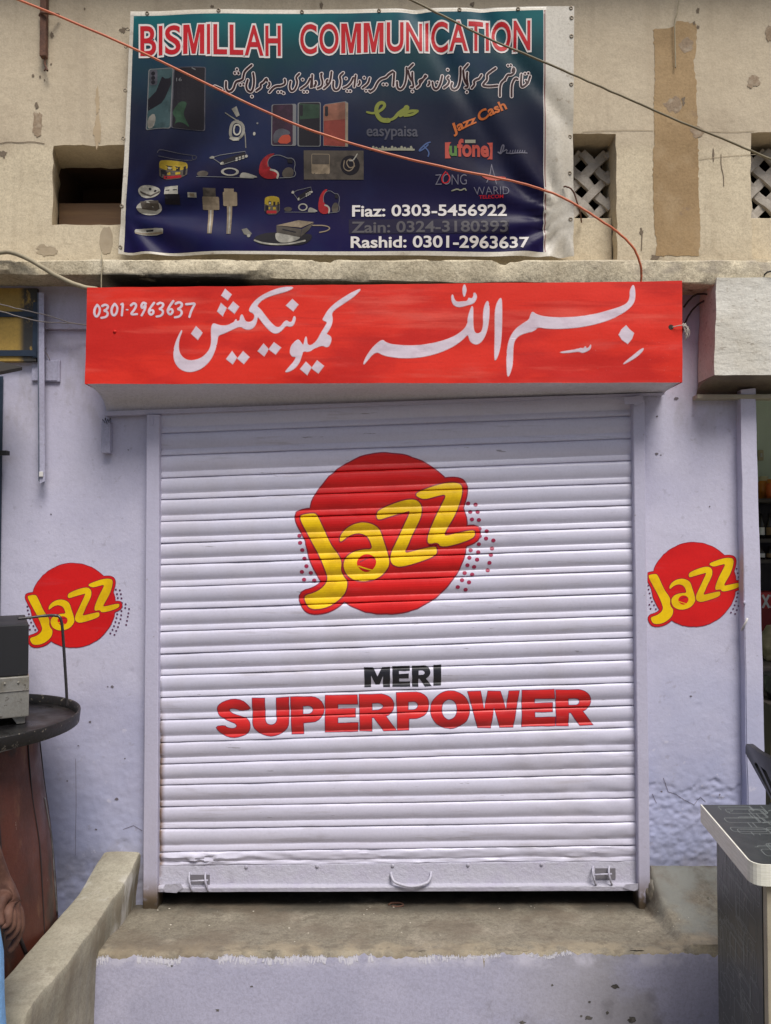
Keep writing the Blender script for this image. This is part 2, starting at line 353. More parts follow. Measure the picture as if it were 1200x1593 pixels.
M['shirt'] = mat('sky_blue_cotton', (.22, .45, .78), .85, var=[((.17, .38, .70), 6, .42, .65, .7)], bump=[(7, .5, .03, (1, 1, .35)), (320, .15, .001)])
M['hair'] = mat('black_hair', (.012, .010, .009), .5, bump=[(120, .6, .004)])
M['eye_white'] = mat('eye_white', (.6, .57, .52), .3)
M['sandal'] = mat('brown_leather', (.07, .035, .02), .6)
M['street'] = mat('dusty_street', (.26, .23, .185), .92, var=[((.20, .18, .15), 1.5, .4, .65, .8), ((.33, .30, .26), 8, .5, .7, .5)], bump=[(12, .4, .02), (90, .4, .004)])
M['green_wall'] = mat('pale_green_wall', (.72, .80, .69), .75, var=[((.64, .72, .61), 4, .42, .65, .6)])
M['shelf'] = mat('dark_shelf_board', (.05, .04, .035), .7)
M['jar_orange'] = mat('orange_jar', (.60, .20, .025), .35); M['jar_lid'] = mat('cream_jar_lid', (.60, .50, .32), .5)
M['jar_red'] = mat('red_orange_jar', (.62, .12, .03), .35); M['white'] = mat('white_label', (.65, .63, .6), .5)
M['bottle'] = mat('dark_bottle', (.022, .016, .013), .25); M['carton_red'] = mat('red_carton', (.42, .02, .02), .5)
M['cloth_maroon'] = mat('maroon_cloth', (.15, .012, .015), .85); M['sack'] = mat('beige_sack', (.42, .35, .235), .9, var=[((.30, .245, .16), 14, .42, .65, .8)], bump=[(25, .6, .01)])
M['pot'] = mat('dark_steel_pot', (.05, .048, .05), .3, metallic=.7); M['brown_bag'] = mat('brown_paper_bag', (.24, .155, .075), .85, bump=[(18, .6, .01)])
M['eyelet'] = mat('tarnished_eyelet', (.22, .18, .13), .5, metallic=.5)

# ------------------------------------------------------------------ flat art (paint, print) in photo pixels
_txt = {}
def text_mesh(s, off=0.0):
    k = (s, round(off, 4))
    if k not in _txt:
        cu = bpy.data.curves.new('t', 'FONT'); cu.body = s; cu.resolution_u = 5; cu.offset = off
        o = bpy.data.objects.new('t', cu); COL.objects.link(o)
        dg = bpy.context.evaluated_depsgraph_get(); me = bpy.data.meshes.new_from_object(o.evaluated_get(dg))
        _txt[k] = ([(v.co.x, v.co.y) for v in me.vertices], [tuple(p.vertices) for p in me.polygons])
        bpy.data.objects.remove(o); bpy.data.curves.remove(cu); bpy.data.meshes.remove(me)
    return _txt[k]
def chaikin(p, n=2, closed=True):
    for _ in range(n):
        q = []; m = len(p)
        for i in range(m if closed else m - 1):
            a, b = p[i], p[(i + 1) % m]
            q += [(a[0] * .75 + b[0] * .25, a[1] * .75 + b[1] * .25), (a[0] * .25 + b[0] * .75, a[1] * .25 + b[1] * .75)]
        if not closed: q = [p[0]] + q + [p[-1]]
        p = q
    return p
def area(p): return .5 * sum(p[i][0] * p[(i + 1) % len(p)][1] - p[(i + 1) % len(p)][0] * p[i][1] for i in range(len(p)))
def grow(p, d):
    """outline pushed outwards by d"""
    s = 1 if area(p) > 0 else -1; out = []; n = len(p)
    for i in range(n):
        a, b, c = p[i - 1], p[i], p[(i + 1) % n]
        n1 = Vector((b[1] - a[1], a[0] - b[0])); n2 = Vector((c[1] - b[1], b[0] - c[0]))
        if n1.length < 1e-9: n1 = n2.copy()
        if n2.length < 1e-9: n2 = n1.copy()
        n1.normalize(); n2.normalize(); m = n1 + n2
        if m.length < 1e-6: m = n1
        m.normalize(); k = 1 / max(.55, m.dot(n1))
        out.append((b[0] + s * m.x * d * k, b[1] + s * m.y * d * k))
    return out
def wob(p, a, f=.15, seed=0.0):
    return [(x + a * nz(x * f, y * f, seed), y + a * nz(x * f, y * f, seed + 9)) for x, y in p]
class Art:
    def __init__(s): s.v = []; s.f = []; s.eps = 0.0
    def tri(s, pts, faces, layer, mi):
        b = len(s.v); s.eps += .00001
        s.v += [(x, y, layer + s.eps) for x, y in pts]; s.f += [(tuple(b + i for i in f), mi) for f in faces]
    def poly(s, pts, layer, mi=0, holes=()):
        loops = [list(pts)] + [list(h) for h in holes]
        t = tessellate_polygon([[Vector((x, y, 0)) for x, y in L] for L in loops])
        s.tri([p for L in loops for p in L], t, layer, mi)
    def disc(s, x, y, r, layer, mi=0, n=18, ry=None):
        ry = ry or r
        s.poly([(x + r * math.cos(2 * math.pi * k / n), y + ry * math.sin(2 * math.pi * k / n)) for k in range(n)], layer, mi)
    def rect(s, x0, y0, x1, y1, layer, mi=0): s.poly([(x0, y0), (x1, y0), (x1, y1), (x0, y1)], layer, mi)
    def stroke(s, pts, w, layer, mi=0, caps=True, sm=1):
        pts = chaikin(list(pts), sm, False) if sm and len(pts) > 2 else list(pts)
        L = []; Rr = []; n = len(pts)
        for i in range(n):
            a = pts[max(i - 1, 0)]; b = pts[min(i + 1, n - 1)]
            d = Vector((b[0] - a[0], b[1] - a[1]))
            if d.length < 1e-9: d = Vector((1, 0))
            d.normalize(); ww = (w[0] + (w[1] - w[0]) * i / (n - 1) if isinstance(w, tuple) else w) / 2
            L.append((pts[i][0] - d.y * ww, pts[i][1] + d.x * ww)); Rr.append((pts[i][0] + d.y * ww, pts[i][1] - d.x * ww))
        s.tri(L + Rr, [(i, i + 1, n + i + 1, n + i) for i in range(n - 1)], layer, mi)
        if caps:
            for (x, y), k in ((pts[0], 0), (pts[-1], 1)):
                ww = (w[k] if isinstance(w, tuple) else w) / 2; s.disc(x, y, ww, layer, mi, 10)
    def text(s, string, quad, layer, mi, off=0.0, grows=()):
        """string fitted to quad (TL, TR, BR, BL); grows = [(extra offset, layer, mi)]"""
        V, Fc = text_mesh(string, off)
        x0 = min(v[0] for v in V); x1 = max(v[0] for v in V); y0 = min(v[1] for v in V); y1 = max(v[1] for v in V)
        def mp(v):
            u = (v[0] - x0) / (x1 - x0); t = (y1 - v[1]) / (y1 - y0)
            tx = [quad[0][i] * (1 - u) + quad[1][i] * u for i in (0, 1)]; bx = [quad[3][i] * (1 - u) + quad[2][i] * u for i in (0, 1)]
            return (tx[0] * (1 - t) + bx[0] * t, tx[1] * (1 - t) + bx[1] * t)
        for ex, la, m2 in grows:
            V2, F2 = text_mesh(string, off + ex); s.tri([mp(v) for v in V2], F2, la, m2)
        s.tri([mp(v) for v in V], Fc, layer, mi)
    def build(s, name, mats, parent, mapper, cx=(), cy=(), clip=None):
        bm = bmesh.new(); vs = [bm.verts.new(v) for v in s.v]
        for f, mi in s.f:
            try: bm.faces.new([vs[i] for i in f]).material_index = mi
            except ValueError: pass
        if cx or cy or clip: bmesh.ops.triangulate(bm, faces=[f for f in bm.faces if len(f.verts) > 4])
        xs = [v[0] for v in s.v]; ys = [v[1] for v in s.v]
        if clip is not None:
            bmesh.ops.bisect_plane(bm, geom=bm.verts[:] + bm.edges[:] + bm.faces[:], plane_co=(clip, 0, 0), plane_no=(1, 0, 0), clear_inner=True)
        for c in cx:
            if min(xs) < c < max(xs): bmesh.ops.bisect_plane(bm, geom=bm.verts[:] + bm.edges[:] + bm.faces[:], plane_co=(c, 0, 0), plane_no=(1, 0, 0))
        for c in cy:
            if min(ys) < c < max(ys): bmesh.ops.bisect_plane(bm, geom=bm.verts[:] + bm.edges[:] + bm.faces[:], plane_co=(0, c, 0), plane_no=(0, 1, 0))
        for v in bm.verts: v.co = mapper(v.co.x, v.co.y, v.co.z)
        bm.normal_update()
        for f in bm.faces:
            if f.normal.y > 0: f.normal_flip()
        bmesh.ops.delete(bm, geom=[v for v in bm.verts if not v.link_faces], context='VERTS')
        return obj(name, bm, mats, parent)
def sc(pts, ox, oy, k): return [(ox + x / k, oy + y / k) for x, y in pts]

# ------------------------------------------------------------------ ground
bm = bmesh.new(); bmesh.ops.create_grid(bm, x_segments=8, y_segments=8, size=60)
tag(obj('street', bm, M['street']), kind='structure')

# ------------------------------------------------------------------ the building
bld = thing('shop_building', 'old shop front with cream upper wall, concrete ledge and lilac painted lower wall', 'building')
def grid_wall(name, x0, x1, z0, z1, step, yf, mats, parent, holes=(), depth=.15, jit=.004, back=True):
    def marks(a, b, ex):
        s = set([round(a, 4), round(b, 4)] + [round(e, 4) for e in ex if a < e < b]); n = max(1, int((b - a) / step))
        for i in range(1, n):
            c = a + (b - a) * i / n
            if all(abs(c - e) > step * .45 for e in s): s.add(round(c, 4))
        return sorted(s)
    holes = [tuple(round(c, 4) for c in h) for h in holes]
    xs = marks(x0, x1, [h[0] for h in holes] + [h[1] for h in holes]); zs = marks(z0, z1, [h[2] for h in holes] + [h[3] for h in holes])
    bm = bmesh.new(); V = {}
    def inside(x, z): return any(h[0] < x < h[1] and h[2] < z < h[3] for h in holes)
    def onedge(x, z): return any(h[0] - 1e-4 <= x <= h[1] + 1e-4 and h[2] - 1e-4 <= z <= h[3] + 1e-4 for h in holes)
    for i, x in enumerate(xs):
        for j, z in enumerate(zs):
            if inside(x, z): continue
            dx = dz = 0
            if onedge(x, z): dx, dz = jit * fbm(x * 22, z * 22, 3), jit * fbm(x * 22, z * 22, 8)
            V[i, j] = bm.verts.new((x + dx, yf(x, z), z + dz))
    for i in range(len(xs) - 1):
        for j in range(len(zs) - 1):
            if inside((xs[i] + xs[i + 1]) / 2, (zs[j] + zs[j + 1]) / 2): continue
            f = bm.faces.new((V[i, j], V[i + 1, j], V[i + 1, j + 1], V[i, j + 1])); f.smooth = True
    bound = [e for e in bm.edges if len(e.link_faces) == 1]
    hole_e = []
    for e in bound:
        c = (e.verts[0].co + e.verts[1].co) / 2
        if any(h[0] - .02 <= c.x <= h[1] + .02 and h[2] - .02 <= c.z <= h[3] + .02 for h in holes) and x0 + .01 < c.x < x1 - .01 and z0 + .001 < c.z: hole_e.append(e)
    if hole_e:
        r = bmesh.ops.extrude_edge_only(bm, edges=hole_e)
        for v in [g for g in r['geom'] if isinstance(g, bmesh.types.BMVert)]:
            if v.co.x < -1.25: v.co.x -= .055 + .006 * fbm(v.co.z * 30, 2, 3)
            v.co.y += depth
    bmesh.ops.recalc_face_normals(bm, faces=bm.faces[:])
    if sum(f.normal.y * f.calc_area() for f in bm.faces) > 0: bmesh.ops.reverse_faces(bm, faces=bm.faces[:])
    return obj(name, bm, mats, parent, auto=45)

up_y = lambda x, z: .004 * fbm(x * 2.2, z * 2.2, 1) + .0015 * fbm(x * 9, z * 9, 4)
zT = lambda py, Y=0.0: at(600, py, Y).z
xT = lambda px, Y=0.0: at(px, 830, Y).x
HOLES = [(xT(76), xT(206), zT(350), zT(226)), (xT(876), xT(964), zT(403), zT(208)), (xT(1176), xT(1262), zT(403), zT(206))]
upper = grid_wall('upper_wall', -2.6, 2.6, 2.80, 4.12, .035, up_y, M['cream'], bld, HOLES, depth=.19, jit=.006)

# pier walls with rough, flaking lower plaster
def pier_y(x, z):
    k = max(0.0, min(1.0, (1.28 - z) / .5)); k2 = max(0.0, min(1.0, (.92 - z) / .16)) if x > 0 else max(0.0, min(1.0, (.9 - z) / .5)) * .6
    a = .0022 * fbm(x * 3, z * 3, 2)
    edge = .80 + .10 * fbm(x * 6, 2, 3, 5) if x > 0 else .62 + .25 * fbm(x * 5, 4, 3, 5)
    d = edge - z + .05 * fbm(x * 14, z * 14, 5, 4)
    peel = max(0.0, min(1.0, d / .006)) * (1 if x > 0 else .55)
    a += k * .0012 * fbm(x * 45, z * 45, 6, 3) + peel * (.0028 + .0034 * fbm(x * 42, z * 60, 11, 4))
    for (cx, cz, r) in ((-.98, 1.24, .05), (-1.12, 1.02, .06), (-1.02, .95, .05), (1.2, 1.12, .05), (-.99, .86, .04)):
        q = (x - cx) ** 2 + (z - cz) ** 2
        if q < r * r: a += .002 * max(0, fbm(x * 40, z * 40, 20, 3)) * (1 - q / r / r)
    return a
pl = grid_wall('shop_wall', -1.60, -.925, 0.0, 2.80, .0065, pier_y, M['lilac'], bld)
pr = grid_wall('shop_wall', .985, 1.405, 0.0, 2.80, .006, pier_y, M['lilac'], bld)

# neighbour's door post, proud of the wall
bm = bmesh.new(); prism(bm, [(xT(1158, -.045), .2), (xT(1183.5, -.045) + .012, .2), (xT(1180, -.045), 2.36), (xT(1155.5, -.045), 2.36)], -.045, .06)
bmesh.ops.bevel(bm, geom=[e for e in bm.edges if abs(e.verts[0].co.z - e.verts[1].co.z) > 1], offset=.006, segments=2, affect='EDGES')
bmesh.ops.subdivide_edges(bm, edges=[e for e in bm.edges if abs(e.verts[0].co.z - e.verts[1].co.z) > 1], cuts=60)
for v in bm.verts: v.co.x += .003 * fbm(v.co.z * 6, v.co.y * 10, 2); v.co.y += .002 * fbm(v.co.z * 7, v.co.x * 10, 5)
obj('door_post', bm, M['lilac'], bld, auto=50)

# ledge slab with chipped edges
bm = bmesh.new(); SY = -.15
nx = 300; prof = [(.03, 2.737), (SY + .005, 2.734), (SY, 2.738), (SY - .003, 2.775), (SY - .001, 2.816), (SY + .006, 2.823), (.03, 2.826)]
rows = []
for i in range(nx + 1):
    x = -2.6 + 5.2 * i / nx; row = []; lift = .030 * max(0, min(1, (.3 - x) / 1.4))
    for k, (y, z) in enumerate(prof):
        e = 1 if 0 < k < 6 else 0; z += lift * (1 if k < 3 else .35 if k == 3 else 0)
        chip = max(0, fbm(x * 9, z * 14, 3, 5) - .32) * .03 * e
        row.append(bm.verts.new((x, y + .005 * fbm(x * 5, z * 5, 1) * e + chip, z + .004 * fbm(x * 7, k, 6) - chip * (.6 if k > 3 else -.6))))
    rows.append(row)
for a, b in zip(rows[:-1], rows[1:]):
    for k in range(len(prof) - 1):
        bm.faces.new((a[k], b[k], b[k + 1], a[k + 1])).smooth = True
bmesh.ops.recalc_face_normals(bm, faces=bm.faces[:])
obj('ledge', bm, M['ledge'], bld, auto=32)
bm = bmesh.new(); p, q = at(60, 458, -.012), at(150, 512, -.012); box(bm, -1.6, q.x, -.014, -.0005, q.z, 2.785, bev=.003); obj('lintel_band', bm, M['lilac'], bld)

# unseen eave, added above the frame to shade the top of the wall
bm = bmesh.new(); box(bm, -4.5, 4.5, -.16, .3, 4.13, 4.25, bev=.01); obj('shade_eave', bm, M['cream'], bld)

# unseen row of shops, added behind the camera to close off the low sky
opp = thing('unseen_shop_row', 'unseen plastered row of shops across the street, added to block the low sky', 'building', (0, -9, 0))
bm = bmesh.new(); box(bm, -14, 14, -10, -9, 0, 4.2, bev=.02); obj('wall', bm, M['cream'], opp)
for i in range(7):
    bm = bmesh.new(); box(bm, -12.6 + i * 4 - 1.2, -12.6 + i * 4 + 1.2, -8.995, -8.94, 0, 2.4, bev=.01); obj('shutter', bm, M['lilac_metal'], opp)

# dark rooms behind the openings
def room(x0, x1, y0, y1, z0, z1, m, name='back_room'):
    bm = bmesh.new()
    c = [bm.verts.new((x, y, z)) for x in (x0, x1) for y in (y0, y1) for z in (z0, z1)]
    for q in ((0, 1, 3, 2), (4, 6, 7, 5), (0, 2, 6, 4), (1, 5, 7, 3), (2, 3, 7, 6)): bm.faces.new([c[i] for i in q])
    return obj(name, bm, m, bld)
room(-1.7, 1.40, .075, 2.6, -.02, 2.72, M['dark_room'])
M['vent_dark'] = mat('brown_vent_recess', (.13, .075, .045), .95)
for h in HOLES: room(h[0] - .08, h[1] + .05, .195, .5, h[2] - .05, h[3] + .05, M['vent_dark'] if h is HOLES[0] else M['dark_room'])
room(1.44, 3.6, .07, 1.55, .18, 2.62, M['green_wall'], 'neighbour_room')

# lattice vents, woven strips
def lattice(h, zlo, name='vent_grille'):
    x0, x1, z1 = h[0] - .01, h[1] + .004, h[3] - .03
    bm = bmesh.new(); y = .095; pitch = .073; wd = .036
    w, hh = x1 - x0, z1 - zlo; cx, cz = (x0 + x1) / 2, (z0c := (zlo + z1) / 2)
    for sgn in (1, -1):
        k = -12
        while k <= 12:
            # 45 degree strip clipped to the opening
            d = Vector((1, 0, sgn * 1.05)).normalized(); n = Vector((-d.z, 0, d.x)); o = Vector((cx, 0, cz)) + n * pitch * (k + .35)
            ts = []
            for (ax, lo, hi) in ((0, x0, x1), (2, zlo, z1)):
                ts.append(sorted(((lo - o[ax]) / d[ax], (hi - o[ax]) / d[ax])))
            t0, t1 = max(ts[0][0], ts[1][0]), min(ts[0][1], ts[1][1])
            if t1 - t0 > .02:
                seg = max(2, int((t1 - t0) / .02)); prev = None
                for i in range(seg + 1):
                    t = t0 + (t1 - t0) * i / seg; wv = math.cos((t / pitch) * math.pi + k * math.pi) * .007 * sgn
                    p = o + d * t; jw = wd * (.5 + .10 * fbm(p.x * 20, p.z * 20, k))
                    ring = [bm.verts.new((p.x + n.x * a * jw, y + wv + b, p.z + n.z * a * jw)) for a, b in ((-1, .0), (-.92, -.004), (.92, -.004), (1, .0), (1, .014), (-1, .014))]
                    if prev:
                        for q in range(6): bm.faces.new((prev[q], prev[(q + 1) % 6], ring[(q + 1) % 6], ring[q])).smooth = True
                    else: bm.faces.new(ring)
                    prev = ring
                bm.faces.new(prev)
            k += 1
    bmesh.ops.recalc_face_normals(bm, faces=bm.faces[:])
    o = obj(name, bm, M['jaali'], bld, auto=25)
    bm = bmesh.new(); box(bm, h[0] - .0, h[1] - .002, .06, .17, h[2] - .02, zlo + .003, bev=.004); obj('vent_sill', bm, M['cream'], bld)
    return o
lattice(HOLES[1], zT(345, .09)); lattice(HOLES[2], zT(345, .09))

# bare plaster patch, scars, cracks, bolt holes in the upper wall (all lie on it, part of it)
def on_upper(px, py, l): p = at(px, py, 0); return Vector((p.x, up_y(p.x, p.z) - .001 - l * .001, p.z))
a = Art()
edge = [(1016, 46), (1040, 44), (1050, 40), (1052, 33), (1083, 37), (1084, 60), (1083, 85), (1079, 95), (1080, 112), (1084, 130), (1083, 150), (1085, 190), (1087, 250), (1087, 310), (1089, 350), (1088, 398), (1020, 398), (1022, 380), (1018, 355), (1016, 300), (1016, 240), (1018, 222), (1017, 160), (1019, 120), (1018, 70)]
den = []
for i in range(len(edge)):
    p, q = edge[i], edge[(i + 1) % len(edge)]; n = max(1, int(math.hypot(q[0] - p[0], q[1] - p[1]) / 4))
    den += [(p[0] + (q[0] - p[0]) * k / n, p[1] + (q[1] - p[1]) * k / n) for k in range(n)]
a.poly(wob(den, 2.2, .22), 0.5, 0)
tiles_x = [1016 + 9 * i for i in range(1, 9)]; tiles_y = [33 + 9 * i for i in range(1, 41)]
a.build('plaster_patch', [M['patch']], bld, on_upper, tiles_x, tiles_y)
class Each:
    def poly(s, P, l, mi):
        q = Art(); q.poly(P, l, 0); s.done(q, mi)
    def stroke(s, P, w, l, mi, caps):
        q = Art(); q.stroke(P, w, l, 0, caps); s.done(q, mi)
    def done(s, q, mi): q.build('plaster_scar', [SCAR_M[mi]], bld, on_upper)
M['grey_scar'] = mat('grey_plaster_stain', (.38, .31, .215), .95, var=[((.31, .245, .165), 14, .42, .65, .8)])
M['tan_scar'] = mat('tan_plaster_run', (.43, .33, .21), .95)
M['brown_pit'] = mat('brown_pit_in_plaster', (.17, .13, .09), .95)
SCAR_M = [M['stain'], M['brown_pit'], M['tan_scar'], M['grey_scar']]
a = Each()
def blot(cx, cy, rx, ry, l, mi, seed, amp=.35, n=36):
    if mi == 1: rx *= .75; ry *= .75
    a.poly([(cx + rx * (1 + amp * fbm(math.cos(t) * 1.6, math.sin(t) * 1.6, seed)) * math.cos(t), cy + ry * (1 + amp * fbm(math.cos(t) * 1.6, math.sin(t) * 1.6, seed + 5)) * math.sin(t)) for t in [2 * math.pi * i / n for i in range(n)]], l, mi)
blot(58, 196, 8, 18, .6, 0, 1.0, .8); blot(152, 205, 5, 20, .6, 2, 2.2, .7); blot(152, 158, 4, 18, .6, 2, 2.9, .8); blot(58, 165, 5, 6, 1.1, 1, 3, .8)
blot(1171, 128, 10, 10, .6, 0, 4, .7); blot(1198, 52, 6, 12, .6, 0, 5, .7); blot(1063, 158, 3.5, 8, 1.2, 1, 6, .8); blot(1048, 164, 13, 11, 1.0, 0, 7, .5); blot(1084, 205, 10, 10, 1.0, 0, 8, .5); blot(1068, 71, 11, 10, 1.0, 0, 9, .4)
blot(5, 240, 8, 6, .6, 1, 10, .9); blot(998, 361, 4, 7, .7, 1, 11, .9); blot(1086, 16, 3, 5, .7, 1, 12, .7); blot(1080, 36, 3, 4, 1.3, 1, 13, .7); blot(1086, 42, 3, 3, .7, 1, 14, .7)
blot(132, 14, 2, 2, .7, 1, 15); blot(81, 55, 4, 6, .7, 1, 16, .9); blot(80, 100, 2, 2, .7, 1, 17); blot(52, 118, 2.5, 3, .7, 1, 18); blot(63, 120, 2, 3, .7, 1, 19); blot(70, 125, 1.6, 2, .7, 1, 20); blot(192, 47, 7, 5, .7, 1, 21, 1)
blot(166, 375, 10, 22, .6, 3, 22, .2); blot(72, 390, 16, 8, .6, 3, 23, .6)
blot(500, 8, 4, 6, .7, 1, 24, .9); blot(330, 10, 3, 3, .7, 1, 25, .9); blot(735, 6, 4, 4, .7, 1, 26, .9); blot(1020, 400, 8, 5, .7, 1, 27, .8); blot(1110, 240, 2, 12, .7, 1, 28, .6)
a.stroke([(0, 224), (15, 221), (30, 223), (50, 221), (70, 224)], 1.3, .8, 1, False); a.stroke([(1122, 240), (1122, 258), (1126, 272), (1126, 290)], 1.2, .8, 1, False)
a.stroke([(999, 365), (998, 390)], 1.6, .8, 1, False); a.stroke([(905, 206), (960, 203), (1016, 204)], .9, .8, 3, False); a.stroke([(1088, 204), (1140, 206), (1174, 204)], .9, .8, 3, False)
a.stroke([(1088, 248), (1130, 243), (1176, 240)], .8, .8, 3, False)

# ------------------------------------------------------------------ the painted disc logo
Z = dict(
    J=[(85, 412), (110, 402), (165, 395), (182, 408), (210, 470), (250, 560), (290, 612), (308, 650), (300, 690), (318, 725), (338, 746), (330, 800), (300, 838), (250, 872), (200, 889), (150, 890), (125, 870), (108, 822), (165, 808), (210, 782), (236, 742), (226, 695), (190, 612), (130, 500)],
    a=[(295, 550), (300, 505), (345, 462), (410, 440), (470, 452), (505, 480), (522, 535), (542, 595), (556, 655), (535, 695), (500, 728), (440, 750), (380, 745), (335, 718), (315, 675), (322, 630), (360, 597), (420, 582), (466, 584), (458, 545), (435, 508), (390, 496), (340, 512)],
    ah=[(380, 660), (385, 630), (420, 603), (460, 605), (490, 630), (488, 665), (465, 695), (430, 705), (400, 690)],
    z1=[(487, 400), (497, 380), (560, 352), (640, 325), (690, 325), (720, 350), (722, 400), (700, 450), (665, 520), (650, 560), (628, 605), (680, 590), (790, 565), (800, 580), (797, 610), (730, 640), (620, 672), (575, 665), (558, 640), (562, 600), (590, 545), (625, 470), (665, 382), (640, 386), (560, 410), (500, 430), (488, 420)],
    z2=[(690, 300), (700, 285), (780, 255), (850, 238), (910, 238), (930, 255), (930, 290), (915, 350), (890, 410), (860, 460), (830, 514), (880, 505), (990, 478), (998, 500), (985, 525), (900, 555), (820, 572), (805, 545), (755, 555), (750, 530), (760, 490), (790, 420), (820, 360), (852, 295), (800, 305), (735, 325), (700, 312)])
DOTS_R = [(961, 344), (1000, 350), (972, 388), (1010, 388), (980, 427), (1016, 430), (1020, 475), (1057, 488), (1020, 513), (1053, 525), (1091, 535), (1016, 555), (1085, 577), (974, 586), (1013, 596), (1079, 611), (967, 625), (1007, 635), (1071, 652), (957, 664), (992, 673), (1063, 691), (943, 704), (982, 712), (929, 740), (965, 751), (907, 776), (948, 790)]
DOTS_L = [(88, 511), (92, 548), (103, 586), (114, 630), (125, 668), (101, 698), (147, 703), (112, 738), (165, 742), (186, 770)]
def logo(T, dotr, dot_mi, jig):
    A = Art(); K = abs(T(1, 0)[0] - T(0, 0)[0])
    tf = lambda P: [T(x, y) for x, y in P]
    disc = [(539 + 417 * math.cos(2 * math.pi * k / 96), 500 + 415 * math.sin(2 * math.pi * k / 96)) for k in range(96)]
    disc = wob(disc, 5, .02)
    sm = {k: chaikin(wob(v, jig, .03, 3), 2) for k, v in Z.items()}
    A.poly(tf(grow(disc, 6)), 0.2, 2); A.poly(tf(disc), 0.7, 0)
    for k in ('J', 'a', 'z1', 'z2'):
        g = grow(sm[k], 25 if k in ('J', 'z2') else 14)
        A.poly(tf(grow(sm[k], 31 if k in ('J', 'z2') else 16)), 0.4, 2); A.poly(tf(g), 0.9, 0)
    for k in ('J', 'a', 'z1', 'z2'):
        h = [sm['ah']] if k == 'a' else []
        A.poly(tf(grow(sm[k], 7)), 1.3, 2, [tf(x) for x in h])
        A.poly(tf(sm[k]), 1.7, 1, [tf(grow(x, -4 if area(x) > 0 else -4)) for x in h])
    A.stroke(tf([(395, 668), (430, 680), (466, 690)]), 7 * K, 1.6, 1); A.stroke(tf([(402, 645), (450, 622), (485, 632)]), 5 * K, 1.6, 2)
    for x, y in DOTS_R + DOTS_L:
        px, py = T(x, y); A.disc(px, py, dotr * (1 + .2 * nz(x, y)), .5, dot_mi, 12, dotr * (.9 + .2 * nz(y, x)))
    return A
LOGO_M = [M['logo_red'], M['logo_yellow'], M['logo_edge'], M['logo_dot'], M['dot_dark']]
def on_pier(px, py, l): p = at(px, py, 0); return Vector((p.x, pier_y(p.x, p.z) - .0012 - l * .0005, p.z))
def side_T(cx, cy, k=.1575): return lambda x, y: (cx + (x - 539) * k, cy + (y - 500) * k)
def dense(lo, hi, st): return [lo + st * i for i in range(int((hi - lo) / st) + 1)]
logo(side_T(114.2, 941.7), 1.55, 4, 3).build('painted_logo', LOGO_M, pl, on_pier, dense(30, 210, 8), dense(860, 1020, 8))
logo(side_T(1079.3, 909.3), 1.45, 4, 3).build('painted_logo', LOGO_M, pr, on_pier, dense(1000, 1160, 8), dense(830, 990, 8), clip=1007.5)

# pits, bolt holes and hairline cracks in the lilac plaster
M['pit'] = mat('grey_pit_in_plaster', (.15, .13, .15), .95); M['crack'] = mat('dark_hairline', (.17, .15, .19), .95)
def pit(par, x, y, r, seed, m='pit'):
    q = Art(); q.poly([(x + r * (1 + .6 * fbm(math.cos(t), math.sin(t), seed)) * math.cos(t), y + r * .8 * (1 + .6 * fbm(math.cos(t), math.sin(t), seed + 3)) * math.sin(t)) for t in [i * .35 for i in range(18)]], .4, 0); q.build('plaster_pit', [M[m]], par, on_pier)
for i, (x, y, r) in enumerate([(1052, 620, 3.2), (1022, 648, 1.6), (1022, 706, 2.6), (1028, 708, 1.2), (1104, 788, 1.3), (1075, 1083, 1.6), (1160, 1098, 1.2), (1030, 1232, 1.5), (1120, 1236, 1.3)]): pit(pr, x, y, r, i)
for i, (x, y, r) in enumerate([(175, 1068, 2.2), (140, 1123, 2.0), (182, 1243, 2.6), (168, 1068, 1.2), (105, 1215, 1.4), (122, 1160, 1.2), (80, 800, 1.3), (200, 700, 1.1), (150, 1290, 1.6), (195, 1180, 1.3)]): pit(pl, x, y, r, i + 20)
def crack(par, pts, w=.8):
    q = Art(); P = []
    for a_, b_ in zip(pts[:-1], pts[1:]):
        n = 8; P += [(a_[0] + (b_[0] - a_[0]) * k / n + 1.6 * nz(a_[0] + k, b_[1]), a_[1] + (b_[1] - a_[1]) * k / n + 1.6 * nz(b_[0], a_[1] + k)) for k in range(n)]
    q.stroke(P + [pts[-1]], w, .4, 0, False, 0); q.build('hairline_crack', [M['crack']], par, on_pier)
crack(pr, [(1032, 1210), (1040, 1232), (1052, 1236), (1064, 1244), (1080, 1252), (1090, 1240), (1098, 1248)]); crack(pr, [(1015, 1235), (1022, 1250)], .7); crack(pl, [(192, 1290), (208, 1284), (222, 1292)]); crack(pl, [(118, 1180), (119, 1250), (118, 1330)], .6)

# ------------------------------------------------------------------ roller shutter
sh = thing('roller_shutter', 'closed lilac corrugated roller shutter with a large red disc logo and MERI SUPERPOWER lettering', 'shutter', (0, -.02, .37))
LL = [640, 674.6, 709.3, 744.2, 777.6, 812, 845.7, 878.9, 913.6, 948.5, 982.7, 1017.6, 1051, 1085, 1120, 1155, 1188.4, 1221, 1255, 1289, 1325, 1346]
RR = [612, 647, 682.4, 716.6, 751.3, 786, 819.8, 853.3, 887.7, 922.6, 957.3, 991.5, 1026.4, 1061.4, 1097, 1131, 1167.4, 1203.8, 1241, 1278, 1314.3, 1339]
XL, XR = 249.0, 985.0
def row_y(x, v):
    i = max(0, min(len(LL) - 2, int(math.floor(v)))); t = v - i
    l = LL[i] + (LL[i + 1] - LL[i]) * t; r = RR[i] + (RR[i + 1] - RR[i]) * t
    return l + (r - l) * (x - XL) / (XR - XL)
